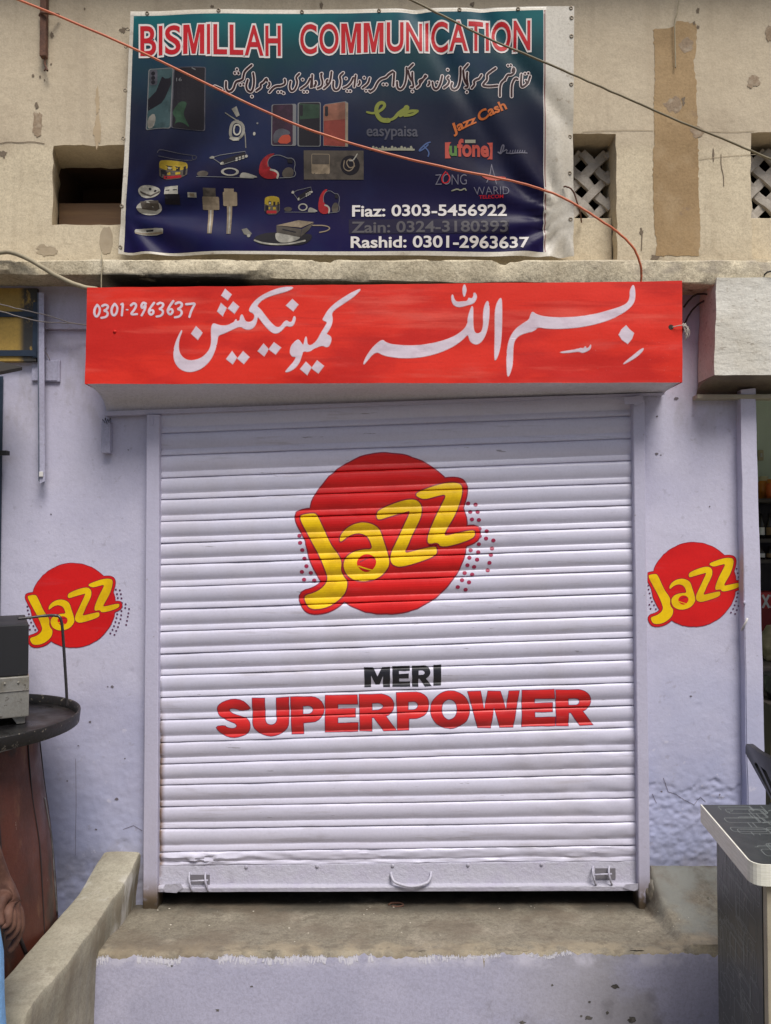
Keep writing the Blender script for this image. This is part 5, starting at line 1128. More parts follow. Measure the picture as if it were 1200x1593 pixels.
bar = thing('iron_bar', 'rusty iron bar with a hooked tip hanging at the top left of the cream wall', 'bar', at(70, 90, -.02))
bm = bmesh.new(); p = at(70, -30, -.02); q = at(70, 90, -.02); box(bm, p.x - .012, p.x + .012, -.034, -.008, q.z, p.z, bev=.003); obj('flat_bar', bm, M['rust'], bar)
bm = bmesh.new(); tube(bm, smooth_path([at(71, 86, -.02), at(70, 98, -.02), at(72, 105, -.022), at(74, 110, -.03)], 5), .004, 7); tube(bm, [at(72, 105, -.02), at(69.5, 110, -.03)], .003, 6); obj('hook', bm, M['rust'], bar)
bm = bmesh.new(); tube(bm, smooth_path([at(62, 24, -.01), at(66, 20, -.04), at(78, 21, -.04), at(92, 23, -.015)], 5), .005, 7); obj('bracket', bm, M['rust'], bar)

ch = thing('cable_channel', 'long lilac metal channel fixed upright on the left wall', 'channel', at(64, 750, 0))
p0, p1 = at(62, 455, -.045), at(64.5, 750, -.045)
bm = bmesh.new(); prism(bm, [(at(60.5, 455, -.045).x, p0.z), (at(68.5, 455, -.045).x, p0.z), (at(70, 748, -.045).x, p1.z + .004), (at(62, 752, -.045).x, p1.z - .006)], -.045, -.041); obj('channel_front', bm, M['lilac_metal'], ch)
bm = bmesh.new(); prism(bm, [(at(59.6, 455, -.045).x - .003, p0.z), (at(60.4, 455, -.045).x, p0.z), (at(61.8, 750, -.045).x, p1.z), (at(61, 748, -.045).x - .003, p1.z + .006)], -.045, -.002); obj('channel_side', bm, M['channel_side'], ch)
bm = bmesh.new(); box(bm, at(62, 738, -.045).x, at(68, 738, -.045).x, -.052, -.0455, zT(742, -.04), zT(734, -.04), bev=.002); obj('clamp', bm, M['white'], ch)

sb = thing('switch_box', 'flat lilac painted switch box beside the upright channel', 'switch box', at(82, 595, 0))
bm = bmesh.new(); p, q = at(70.5, 560, -.010), at(93, 594, -.010); box(bm, p.x, q.x, -.010, .0, q.z, p.z, bev=.003); obj('box_body', bm, M['lilac_metal'], sb)
bm = bmesh.new(); p, q = at(71.5, 562, -.012), at(89, 592, -.012); box(bm, p.x, q.x, -.0125, -.0102, q.z, p.z, bev=.001); obj('cover', bm, M['lilac_metal'], sb)
bm = bmesh.new(); tube(bm, smooth_path([at(78, 560, -.012), at(74, 552, -.014), at(70, 546, -.014), at(72, 541, -.012)], 5), .0016, 6); obj('lead', bm, M['grey_wire'], sb)
jb = thing('junction_box', 'empty thin lilac plate standing behind the upright channel', 'plate', at(54, 592, 0))
bm = bmesh.new(); p, q = at(50, 556, -.01), at(60, 592, -.01); box(bm, p.x, q.x, -.012, .0, q.z, p.z, bev=.002); obj('plate', bm, M['lilac_metal'], jb)
tb = thing('lamp_bracket', 'narrow lilac box fixed below the left end of the red hood', 'wall box', at(164, 705, 0))
bm = bmesh.new(); p, q = at(158, 655, -.03), at(171.5, 705, -.03); box(bm, p.x, q.x, -.032, .0, q.z, p.z, bev=.004); obj('box_body', bm, M['lilac_metal'], tb)
bm = bmesh.new(); random.seed(9)
for i in range(4): tube(bm, smooth_path([at(161 + i * 3, 656, -.02), at(160 + i * 4, 652 - 2 * (i % 2), -.03), at(164 + i * 3, 658 + 2 * (i % 2), -.036)], 4), .0012, 5)
obj('wire_end', bm, M['black_wire'], tb)
# bolts in the right pier
for px, py in [(1052, 620), (1022, 648), (1022, 706), (1160, 971)]:
    pass

# yellow hand-painted board of the shop on the left, and its door frame
yb = thing('signboard', 'mustard yellow board with blue-black painted bands at the left edge', 'signboard', at(30, 560, 0))
bm = bmesh.new(); p, q = at(-160, 448, -.03), at(56.5, 562, -.03); box(bm, p.x, q.x, -.03, -.003, q.z, p.z, bev=.002); brd = obj('board', bm, M['yellow_board'], yb)
bm = bmesh.new()
for y0, y1 in ((485, 493), (545, 554)): p, q = at(-160, y0, -.033), at(57, y1, -.033); box(bm, p.x, q.x, -.036, -.0302, q.z, p.z)
obj('band', bm, M['navy_paint'], yb)
bm = bmesh.new(); p, q = at(52, 470, -.033), at(58.5, 556, -.033); box(bm, p.x, q.x, -.034, -.0303, q.z, p.z); obj('edge_strip', bm, M['navy_paint'], yb)
aw = thing('awning', 'sooty black awning tip jutting in at the left edge under the yellow board', 'awning', at(0, 575, -.3))
bm = bmesh.new(); pts = [at(-200, 545, -.05), at(0, 562, -.12), at(35, 571, -.2), at(0, 578, -.32), at(-200, 590, -.4)]
v1 = [bm.verts.new(p) for p in pts]; v2 = [bm.verts.new(p + Vector((0, 0, -.012))) for p in pts]; bm.faces.new(v1); bm.faces.new(v2)
for i in range(5): bm.faces.new((v1[i], v1[(i + 1) % 5], v2[(i + 1) % 5], v2[i]))
bmesh.ops.recalc_face_normals(bm, faces=bm.faces[:]); obj('awning_sheet', bm, M['grime_black'], aw)
df = thing('door_frame', 'dark blue door frame of the neighbouring shop at the left edge', 'door frame', at(-10, 960, 0))
bm = bmesh.new(); p, q = at(-60, 585, -.012), at(2, 780, -.012); box(bm, p.x, q.x, -.012, -.006, 0.0, p.z, bev=.002); obj('jamb', bm, M['navy_paint'], df)
bm = bmesh.new(); box(bm, at(-30, 705, -.05).x, at(12, 705, -.05).x, -.06, -.0305, zT(708, -.05), zT(701, -.05), bev=.002); obj('hinge', bm, M['grime_black'], df)

# plank in the left vent
bm = bmesh.new(); p, q = at(60, 316, .14), at(215, 352, .14); box(bm, HOLES[0][0] - .036, HOLES[0][1] - .002, .14, .16, HOLES[0][2] + .001, zT(316, .14), bev=.003)
tag(obj('wooden_board', bm, M['plank']), 'brown board standing on its edge inside the open wall vent on the left', 'board')

# ------------------------------------------------------------------ concrete doorstep
st = thing('doorstep', 'worn concrete doorstep below the shutter with a lilac painted front', 'doorstep', (0, -.4, 0))
FY = -.42; ZF = zT(1483, FY)
def step_z(x, y):
    z = ZF + (.372 - ZF) * (y - FY) / (0 - FY)
    if x > .985:
        k = min(1, max(0, (x - .985) / .03)); b = max(0, min(1, (y + .30) / .30)); z += k * (.02 + .10 * b ** 1.3)
        z += k * .028 * math.exp(-((y + .0) / .05) ** 2)
    return z + .004 * fbm(x * 4, y * 4, 1) + .0022 * fbm(x * 30, y * 30, 3, 5)
bm = bmesh.new(); xs_ = [-1.02 + i * .008 for i in range(int((1.42 + 1.02) / .008) + 1)]; rows = []
ysx = [FY - .0 + i * .02 for i in range(24)] + [.3, .8, 2.5]
for x in xs_:
    jag = .008 * fbm(x * 11, 2, 1) + .006 * fbm(x * 40, 2, 1, 5) + .012 * max(0, fbm(x * 17, 9, 1) - .25); row = [bm.verts.new((x, FY + .002 + jag * .3, 0.0)), bm.verts.new((x, FY + .001 + jag * .3, .2)), bm.verts.new((x, FY + jag * .4, ZF - .034)), bm.verts.new((x, FY + .004 + jag, ZF - .014)), bm.verts.new((x, FY + .014 + jag, ZF - .003))]
    for y in ysx[1:]:
        row.append(bm.verts.new((x, y, step_z(x, min(y, .05)))))
    rows.append(row)
for a, b in zip(rows[:-1], rows[1:]):
    for k in range(len(a) - 1): bm.faces.new((a[k], b[k], b[k + 1], a[k + 1])).smooth = True
bmesh.ops.recalc_face_normals(bm, faces=bm.faces[:])
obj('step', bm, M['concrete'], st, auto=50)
A = Art(); top = []
for i in range(260):
    x = 148 + i * (1135 - 148) / 259; yb_ = 1484 - 6 * (x - 150) / 970
    top.append((x, yb_ + 6 + 5.5 * fbm(x * .03, 3, 1) + 3 * fbm(x * .18, 1, 4)))
def on_riser(px, py, l): p = at(px, py, FY - .001); return Vector((p.x, FY - .0025 - l * .001 - .003 * 0, max(0.0, p.z)))
A.poly([(x, y) for x, y in top] + [(1135, 1980), (143, 1980)], 0.5, 0)
M['white_drip'] = mat('white_lilac_brush_edge', (.66, .65, .72), .6)
random.seed(3)
for i in range(620):
    x, y = top[random.randrange(0, 200)]; h = random.uniform(2, 9) * (1.2 if x < 700 else .5)
    if fbm(x * .02, 5, 2) > -.25: A.stroke([(x + random.uniform(-2, 2), y - random.uniform(0, 2.5)), (x + random.uniform(-3, 3), y + h)], random.uniform(.8, 2.2), 1.0, 1, sm=0)
ris = A.build('painted_riser', [M['lilac_step'], M['white_drip']], st, on_riser)
M['chip'] = mat('bare_cement_chip', (.12, .11, .10), .95, var=[((.05, .045, .04), 60, .4, .6, .9)])
for (x, y, rx, ry, sd) in [(a_, b_, c_ * .72, d_ * .72, e_) for a_, b_, c_, d_, e_ in [(915, 1583, 9, 4.5, 1), (982, 1586, 8, 7, 2), (957, 1534, 10, 4, 3), (859, 1532, 2.5, 2.5, 4), (392, 1534, 3, 2, 5), (339, 1571, 4, 2.5, 6), (268, 1502, 2, 2, 7), (812, 1590, 7, 3, 8), (917, 1558, 3, 3, 9), (945, 1575, 3, 3, 10), (904, 1580, 3, 2, 11)]]:
    A = Art(); A.poly([(x + rx * (1 + .7 * fbm(math.cos(t) * 1.5, math.sin(t) * 1.5, sd)) * math.cos(t), y + ry * (1 + .7 * fbm(math.cos(t) * 1.5, math.sin(t) * 1.5, sd + 4)) * math.sin(t)) for t in [i * .21 for i in range(30)]], 1.2, 0)
    A.build('paint_chip', [M['chip']], ris, on_riser)
# mortar plug at the foot of the right guide and small litter on the step
bm = bmesh.new(); q = [at(996, 1412, -.05), at(1034, 1408, -.09), at(1016, 1378, -.02), at(1008, 1352, -.01), at(1003, 1350, .0)]
t = bmesh.new(); bmesh.ops.create_icosphere(t, subdivisions=4, radius=1); c = at(1014, 1392, -.03)
for v in t.verts:
    d = 1 + .25 * fbm(v.co.x * 2, v.co.z * 2, v.co.y * 2); v.co = Vector((c.x + v.co.x * .028 * d, -.02 + v.co.y * .05 * d, c.z - .01 + v.co.z * .075 * d * (1 - .3 * v.co.x)))
merge(bm, t); obj('mortar_plug', bm, M['concrete'], st, True)
M['grit'] = mat('pale_grit', (.5, .46, .38), .9)
def on_step(px, py):
    for k in range(60):
        Y = FY + k * .008; p = at(px, py, Y)
        if p.z <= step_z(p.x, Y): return Vector((p.x, Y, step_z(p.x, Y)))
    return Vector((at(px, py, -.02).x, -.02, .375))
random.seed(12); bm = bmesh.new()
for i in range(30):
    px, py = random.uniform(240, 1080), random.uniform(1402, 1455); c = on_step(px, py); t = bmesh.new(); bmesh.ops.create_icosphere(t, subdivisions=1, radius=random.uniform(.001, .0036))
    for v in t.verts: v.co = Vector((v.co.x * random.uniform(.8, 1.6), v.co.y, v.co.z * .5)) + c
    merge(bm, t)
tag(obj('grit', bm, M['grit']), kind='stuff')
bm = bmesh.new(); c = on_step(617, 1410); tube(bm, smooth_path([c + Vector((-.03, .0, .004)), c + Vector((-.02, .012, .006)), c + Vector((.015, .012, .006)), c + Vector((.026, -.004, .005)), c + Vector((.005, -.012, .004)), c + Vector((-.018, -.008, .004))], 5), .0035, 7)
tag(obj('dry_leaf', bm, M['rust']), 'curled brown dry leaf on the doorstep under the shutter handle', 'leaf')

# low side wall
lw = thing('side_wall', 'low smooth cement side wall running out from the left guide rail', 'low wall', (-1.01, -.5, 0))
bm = bmesh.new(); rows = []; XLw, XRw = -1.086, -.945
n = 80; YE = -.95
for i in range(n + 1):
    y = .01 + (YE - .01) * i / n; end = max(0, (i / n - .965) / .035); zt = .575 - .045 * min(1, max(0, (-y) / .25)) + .012 * max(0, (-y - .5) / .5) + .004 * fbm(y * 5, 1, 2) - .03 * end ** 2
    xl, xr_ = XLw + .006 * fbm(y * 4, 2, 3) + .012 * end, XRw + .009 * fbm(y * 5, 7, 3) - .012 * end
    if y > -.12: xr_ -= 0
    foot = -.012 + .010 * fbm(y * 3, 4, 4)
    rows.append([bm.verts.new(c) for c in ((xl - .01, y, 0), (xl, y, zt - .02), (xl + .004, y, zt - .003), (xl + .014, y, zt + .001), ((xl + xr_) / 2, y, zt + .003), (xr_ - .012, y, zt + .001), (xr_ - .002, y, zt - .003), (xr_ + .002, y, zt - .014), (xr_ + .5 * foot + .004 * fbm(y * 9, 2, 1), y, zt - .09), (xr_ + foot, y, zt - .17), (xr_ + foot - .01, y, 0))])
for a, b in zip(rows[:-1], rows[1:]):
    for k in range(len(a) - 1): bm.faces.new((a[k], a[k + 1], b[k + 1], b[k])).smooth = True
f = bm.faces.new(rows[-1]); f.material_index = 1
bmesh.ops.recalc_face_normals(bm, faces=bm.faces[:])
obj('wall_body', bm, [M['parapet'], M['rough_cement']], lw, auto=40)

# ------------------------------------------------------------------ drum, tray, stove, rod (left)
DX, DY = -1.42, -.47
dr = thing('drum_stand', 'tall red-brown painted drum with scratches, standing against the left wall', 'drum', (DX, DY, 0))
bm = bmesh.new(); pf = [(.34, .0), (.335, .25), (.33, .5), (.322, .62), (.305, .8), (.285, .95), (.268, 1.08), (.262, 1.16)]
P2 = []
for (r0, z0), (r1, z1) in zip(pf[:-1], pf[1:]):
    for i in range(6): P2.append((r0 + (r1 - r0) * i / 6, z0 + (z1 - z0) * i / 6))
P2.append(pf[-1]); drum_w = lambda a, z: .004 * fbm(math.cos(a) * 2, math.sin(a) * 2, z * 3)
lathe(bm, P2, 72, DX, DY, 0, drum_w); body = obj('drum_body', bm, M['drum'], dr)
def drum_r(z):
    for (r0, z0), (r1, z1) in zip(pf[:-1], pf[1:]):
        if z0 <= z <= z1: return r0 + (r1 - r0) * (z - z0) / (z1 - z0)
    return pf[-1][0]
def on_drum(ang, z, l=.003):
    a = R(ang); r = drum_r(z) + l + drum_w(a, z); return Vector((DX + r * math.cos(a), DY + r * math.sin(a), z))
bm = bmesh.new()
tube(bm, smooth_path([on_drum(-52, 1.12), on_drum(-48, .98), on_drum(-44, .86), on_drum(-36, .74), on_drum(-28, .62), on_drum(-20, .5)], 6), .006, 6)
tube(bm, smooth_path([on_drum(-60, 1.12), on_drum(-57, .96), on_drum(-60, .84), on_drum(-75, .76)], 6), .004, 6); obj('welded_seam', bm, M['drum_line'], body)
bm = bmesh.new()
tube(bm, smooth_path([on_drum(13, .92, .001), on_drum(15, .84, .001), on_drum(18, .74, .001), on_drum(16, .62, .001), on_drum(17, .52, .001)], 5), [.003] * 21, 6); obj('bare_edge', bm, M['steel_hoop'], body)
bm = bmesh.new(); random.seed(21)
for i in range(5):
    a0 = (-78, -33, -4, -100, 30)[i]; tube(bm, smooth_path([on_drum(a0 + random.uniform(-1, 1), z, .0005) for z in (1.12, .95, .8, .62, .4, .1)], 4), .0022, 5)
obj('plank_joint', bm, M['drum_line'], body)
bm = bmesh.new(); tube(bm, [on_drum(a, 1.135, .004) for a in range(0, 361, 6)], .011, 8); obj('hoop', bm, M['steel_hoop'], dr)

TX, TY, TZ, TR = -1.392, -.45, 1.165, .36
tr = thing('round_tray', 'large round black iron tray with a raised rim on top of the drum', 'tray', (TX, TY, TZ))
bm = bmesh.new(); rings = lathe(bm, [(.001, TZ + .001), (.18, TZ), (TR - .02, TZ + .001), (TR - .008, TZ + .003)], 72, TX, TY); obj('tray_base', bm, M['tray'], tr)
bm = bmesh.new(); lathe(bm, [(TR - .009, TZ + .002), (TR - .004, TZ + .032), (TR + .002, TZ + .034), (TR + .003, TZ + .030), (TR - .001, TZ - .008), (TR - .012, TZ - .009), (.25, TZ - .009)], 72, TX, TY); bmesh.ops.recalc_face_normals(bm, faces=bm.faces[:]); obj('rim', bm, M['tray_rim'], tr)
SX1 = at(45, 1000, -.42).x
SROT = R(27)
stv = thing('stove', 'boxy stove with black top, dented aluminium base and splayed legs on the black tray', 'stove', (SX1 - .3, -.45, TZ))
SC = Vector((SX1, -.42, 0)); SM = Matrix.Translation(SC) @ Matrix.Rotation(SROT, 4, 'Z') @ Matrix.Translation(-SC)
def sobj(name, bm, m, parent):
    for v in bm.verts: v.co = SM @ v.co
    return obj(name, bm, m, parent)
sz = [zT(971, -.42), zT(1051, -.42), zT(1114, -.42)]
bm = bmesh.new(); box(bm, SX1 - .46, SX1, -.42, -.08, sz[1] + .001, sz[0], bev=.004); sobj('firebox', bm, M['oven_black'], stv)
bm = bmesh.new(); box(bm, SX1 - .458, SX1 + .003, -.423, -.078, sz[2], sz[1], bev=.004)
tube(bm, [(SX1 - .458, -.4245, (sz[1] + sz[2]) / 2 + .02), (SX1 + .003, -.4245, (sz[1] + sz[2]) / 2 + .02)], .0016, 6)
for x in (-.03, -.07, -.30): 
    t = bmesh.new(); bmesh.ops.create_uvsphere(t, u_segments=8, v_segments=6, radius=.004)
    for v in t.verts: v.co = v.co + Vector((SX1 + x, -.4235, sz[1] - .02))
    merge(bm, t)
sobj('base_panel', bm, M['oven_silver'], stv)
for x, y in ((SX1 - .02, -.405), (SX1 - .44, -.405), (SX1 - .02, -.10), (SX1 - .44, -.10)):
    bm = bmesh.new(); v = [bm.verts.new(p) for p in ((x - .032, y, sz[2] + .004), (x + .014, y, sz[2] + .004), (x + .012, y, TZ + .003), (x - .012, y, TZ + .003))]; w = [bm.verts.new((p.co.x, p.co.y + .004, p.co.z)) for p in v]
    bm.faces.new(v); bm.faces.new(list(reversed(w)))
    for i in range(4): bm.faces.new((v[i], w[i], w[(i + 1) % 4], v[(i + 1) % 4]))
    bmesh.ops.recalc_face_normals(bm, faces=bm.faces[:]); sobj('leg', bm, M['oven_silver'], stv)
bm = bmesh.new(); RY = -.33
tube(bm, smooth_path([at(104, 1099, RY), at(104, 1080, RY), at(101, 1030, RY), at(98, 985, RY), at(96, 968, RY), at(93, 960, RY), at(86, 957.5, RY), at(70, 958, RY - .02), at(45, 961, RY - .05), at(28, 962.5, RY - .07)], 5), [.0052] * 36 + [.0045] * 10, 8)
tag(obj('bent_rod', bm, M['rod']), 'thin dark rod bent at a right angle, standing on the black tray rim', 'rod')

# ------------------------------------------------------------------ counter (right)
CTZ = .99
ct = thing('counter', 'charcoal patterned counter with a thick ivory edge band at the right edge', 'counter', (1.3, -.95, 0))
h = EYE - CTZ
def on_top(px, py):      # pixel -> point at counter height
    d = at(px, py, 0) - Vector((0, -DIST, EYE)); t = -h / d.z; return Vector((0, -DIST, EYE)) + d * t
A0 = on_top(1092, 1252); B0 = on_top(1172, 1345); C0 = Vector((A0.x + 1.15, A0.y + .01, CTZ)); D0 = Vector((B0.x + 1.15, B0.y - .02, CTZ))
r = .018
u1 = (A0 - B0).normalized(); u2 = Vector((1, -.01, 0)).normalized()
corner = [B0 + u1 * .03 * (1 - math.sin(t)) * 1 + u2 * .03 * (1 - math.cos(t)) for t in [math.pi / 2 * i / 6 for i in range(7)]]
outline = [A0] + [B0 + u1 * .03, *[B0 + u1 * .03 * (1 - math.sin(R(90) * i / 5)) ** 1 + u2 * .03 * (1 - math.cos(R(90) * i / 5)) for i in range(1, 5)], B0 + u2 * .03, D0, C0]
TH = .052
bm = bmesh.new(); vt = [bm.verts.new(p) for p in outline]; bm.faces.new(vt); vb = [bm.verts.new((p.x, p.y, CTZ - TH)) for p in outline]; bm.faces.new(list(reversed(vb))).material_index = 0
top_o = obj('countertop', bm, [M['laminate'], M['laminate_line']], ct)
bm = bmesh.new()
for k in range(5):
    z0 = CTZ + .001 - TH * k / 5; z1 = z0 - TH / 5 + .0016; g = .003
    for (za, zb, dd, mi) in ((z0, z1, .004, 0), (z1, z0 - TH / 5, .004, 1)):
        ring = []
        for i, p in enumerate(outline):
            q = p - ((outline[0] + outline[-2]) / 2); q.z = 0; q.normalize(); off = Vector((-1, 0, 0)) if i <= 1 else (Vector((0, -1, 0)) if i >= 6 else Vector((-1, -1, 0)).normalized())
            ring.append((p + off * dd))
        for i in range(len(outline) - 1):
            a, b = ring[i], ring[i + 1]
            bm.faces.new([bm.verts.new((a.x, a.y, zb)), bm.verts.new((b.x, b.y, zb)), bm.verts.new((b.x, b.y, za)), bm.verts.new((a.x, a.y, za))]).material_index = mi
    # top lip
ring = [(p + (Vector((-1, 0, 0)) if i <= 1 else (Vector((0, -1, 0)) if i >= 6 else Vector((-1, -1, 0)).normalized())) * .004) for i, p in enumerate(outline)]
for i in range(len(outline) - 1):
    a, b, c, d = ring[i], ring[i + 1], outline[i + 1], outline[i]
    bm.faces.new([bm.verts.new((p.x, p.y, CTZ + .001)) for p in (a, b, c, d)])
bmesh.ops.remove_doubles(bm, verts=bm.verts[:], dist=.0001); bmesh.ops.recalc_face_normals(bm, faces=bm.faces[:]); obj('edge_band', bm, [M['edge_band'], M['edge_groove']], ct)
def circuit(bm, O, ux, uy, W_, H_, seed, lift, n):
    """printed pattern of rounded loops on a panel"""
    random.seed(seed); nrm = ux.cross(uy).normalized()
    def strip(pts, w=.0011):
        for a, b in zip(pts[:-1], pts[1:]):
            d = Vector((b[0] - a[0], b[1] - a[1])); 
            if d.length < 1e-5: continue
            d.normalize(); p = Vector((-d.y, d.x)) * w; e = random.uniform(0, .00012)
            q = [(a[0] + p.x, a[1] + p.y), (b[0] + p.x, b[1] + p.y), (b[0] - p.x, b[1] - p.y), (a[0] - p.x, a[1] - p.y)]
            if any(not (0.004 < x < W_ - .004 and .004 < y < H_ - .004) for x, y in q): continue
            bm.faces.new([bm.verts.new(O + ux * x + uy * y + nrm * (lift + e)) for x, y in q]).material_index = 1
    for _ in range(n):
        x, y = random.uniform(0, W_), random.uniform(0, H_); w, hh = random.choice(((.085, .032), (.06, .055), (.03, .08), (.12, .045), (.05, .028))); w *= random.uniform(.8, 1.3); hh *= random.uniform(.8, 1.3)
        rr_ = .010; P = rr(x, y, x + w, y + hh, min(rr_, hh / 2.2)); cut = random.choice((len(P) + 1, len(P) + 1, 15, 12)); strip((P + [P[0]])[:cut])
        if random.random() < .6: P = rr(x + .006, y + .006, x + w - .004, y + hh - .004, .003); strip(P[: random.randrange(4, len(P))])
        if random.random() < .7: strip([(x + w / 2, y), (x + w / 2, y - random.uniform(.01, .04))])
bm = bmesh.new(); O = B0.lerp(A0, 0) + Vector((.004, .006, 0)); circuit(bm, O, u2, u1, 1.1, (A0 - B0).length - .01, 5, .0004, 120)
obj('top_pattern', bm, [M['laminate'], M['laminate_line']], top_o)
# side panel and frame
sp0 = at(1115, 1300, A0.y - .03); sp1 = at(1184, 1300, B0.y + .035)
bm = bmesh.new(); nn = (sp0 - sp1); nn.z = 0; L_ = nn.length; nn.normalize(); perp = Vector((nn.y, -nn.x, 0))
if perp.x < 0: perp = -perp
def quadbox(bm, a, b, th, z0, z1, mi=0):
    pts = [a, b, b + perp * th, a + perp * th]; lo = [bm.verts.new((p.x, p.y, z0)) for p in pts]; hi = [bm.verts.new((p.x, p.y, z1)) for p in pts]
    bm.faces.new(lo).material_index = mi; bm.faces.new(hi).material_index = mi
    for i in range(4): bm.faces.new((lo[i], lo[(i + 1) % 4], hi[(i + 1) % 4], hi[i])).material_index = mi
    bmesh.ops.recalc_face_normals(bm, faces=bm.faces[:])
quadbox(bm, sp1, sp0, .02, 0.0, CTZ - TH - .001); side = obj('side_panel', bm, [M['laminate'], M['laminate_line']], ct)
bm = bmesh.new(); circuit(bm, Vector((sp1.x, sp1.y, .02)) - perp * .0006, nn, Vector((0, 0, 1)), L_, CTZ - TH - .03, 9, .0, 150)
obj('side_pattern', bm, [M['laminate'], M['laminate_line']], side)
bm = bmesh.new(); f1 = sp1 - nn * .018 ; box(bm, sp1.x + .002, sp1.x + .028, sp1.y - .022, sp1.y - .001, 0, CTZ - TH - .001, bev=.002); obj('corner_strip', bm, M['beige_frame'], ct)
bm = bmesh.new(); box(bm, sp1.x + .035, D0.x - .04, sp1.y - .02, sp1.y - .004, 0.0, CTZ - TH - .001, bev=.002); obj('front_panel', bm, M['edge_band'], ct)

# ------------------------------------------------------------------ neighbour's step, chair and interior
bm = bmesh.new(); box(bm, 1.43, 3.4, -.62, .06, 0, .215, bev=.01); tag(obj('doorstep', bm, M['concrete']), 'low cement step of the neighbouring shop, behind the counter', 'doorstep')
cr = thing('plastic_chair', 'black moulded plastic chair behind the counter by the right doorway', 'chair', (1.55, -.46, .215))
ZB = .215
def seat_pt(x, y, z): return Vector((1.30 + x, y, ZB + z))
bm = bmesh.new(); g = []
YA, YB_ = -.26, -.68       # far and near side of the back
def back_pt(s, t):         # s across (0 far .. 1 near), t up
    yc = (YA + YB_) / 2; half = (YB_ - YA) / 2 * (.82 + .18 * t)
    y = yc + half * (2 * s - 1); x = .14 - .20 * t + .05 * (1 - (2 * s - 1) ** 2) * -1 + .03
    return seat_pt(x, y, .42 + .45 * t - .06 * t * abs(2 * s - 1) ** 5)
def slab(bm, grid, th):
    rows = [[bm.verts.new(p) for p in r_] for r_ in grid]; rows2 = [[bm.verts.new(p + Vector((th, 0, 0))) for p in r_] for r_ in grid]
    m_, n_ = len(grid), len(grid[0])
    for i in range(m_ - 1):
        for j in range(n_ - 1): bm.faces.new((rows[i][j], rows[i][j + 1], rows[i + 1][j + 1], rows[i + 1][j])); bm.faces.new((rows2[i][j], rows2[i + 1][j], rows2[i + 1][j + 1], rows2[i][j + 1]))
    for i in range(m_ - 1):
        bm.faces.new((rows[i][0], rows[i + 1][0], rows2[i + 1][0], rows2[i][0])); bm.faces.new((rows[i][-1], rows2[i][-1], rows2[i + 1][-1], rows[i + 1][-1]))
    for j in range(n_ - 1):
        bm.faces.new((rows[0][j], rows2[0][j], rows2[0][j + 1], rows[0][j + 1])); bm.faces.new((rows[-1][j], rows[-1][j + 1], rows2[-1][j + 1], rows2[-1][j]))
    bmesh.ops.recalc_face_normals(bm, faces=bm.faces[:])
ss = [i / 16 for i in range(17)]
slab(bm, [[back_pt(s, t) for s in ss] for t in (.86, .90, .95, 1.0)], .02)     # top rail
slab(bm, [[back_pt(s, t) for s in ss] for t in (.50, .54, .58)], .014)         # mid rail
slab(bm, [[back_pt(s, t) for s in ss] for t in (0, .05, .1)], .016)
for s0, s1 in ((0, .07), (.93, 1.0), (.24, .34), (.45, .55), (.66, .76)):
    slab(bm, [[back_pt(s0 + (s1 - s0) * j / 2, t) for j in range(3)] for t in [i / 10 for i in range(10)] + [.88]], .018 if s0 in (0, .93) else .011)
obj('backrest', bm, M['chair'], cr, auto=40)
bm = bmesh.new(); slab_g = [[Vector((1.43 + .42 * i / 8, YA + .02 + (YB_ - YA - .04) * j / 8, ZB + .42 - .015 * math.sin(math.pi * i / 8) * math.sin(math.pi * j / 8))) for j in range(9)] for i in range(9)]
rows = [[bm.verts.new(p) for p in r_] for r_ in slab_g]; rows2 = [[bm.verts.new(p - Vector((0, 0, .02))) for p in r_] for r_ in slab_g]
for i in range(8):
    for j in range(8): bm.faces.new((rows[i][j], rows[i][j + 1], rows[i + 1][j + 1], rows[i + 1][j])); bm.faces.new((rows2[i][j], rows2[i + 1][j], rows2[i + 1][j + 1], rows2[i][j + 1]))
for i in range(8):
    for e in (0, 8): bm.faces.new((rows[i][e], rows[i + 1][e], rows2[i + 1][e], rows2[i][e])); bm.faces.new((rows[e][i], rows2[e][i], rows2[e][i + 1], rows[e][i + 1]))
bmesh.ops.recalc_face_normals(bm, faces=bm.faces[:]); obj('seat', bm, M['chair'], cr, True)
for x, y in ((1.45, YA), (1.45, YB_), (1.84, YA), (1.84, YB_)):
    bm = bmesh.new(); tube(bm, [(x, y, ZB + .42), (x + (.03 if x > 1.6 else -.03), y, ZB + .2), (x + (.05 if x > 1.6 else -.05), y + (.02 if y > -.4 else -.02), ZB)], [.024, .020, .016], 8); obj('leg', bm, M['chair'], cr)
for y in (YA + .0, YB_ - .0):
    bm = bmesh.new(); tube(bm, smooth_path([(1.36, y, ZB + .62), (1.55, y, ZB + .64), (1.75, y, ZB + .63), (1.82, y, ZB + .58), (1.84, y, ZB + .42)], 5), .018, 8); obj('armrest', bm, M['chair'], cr)

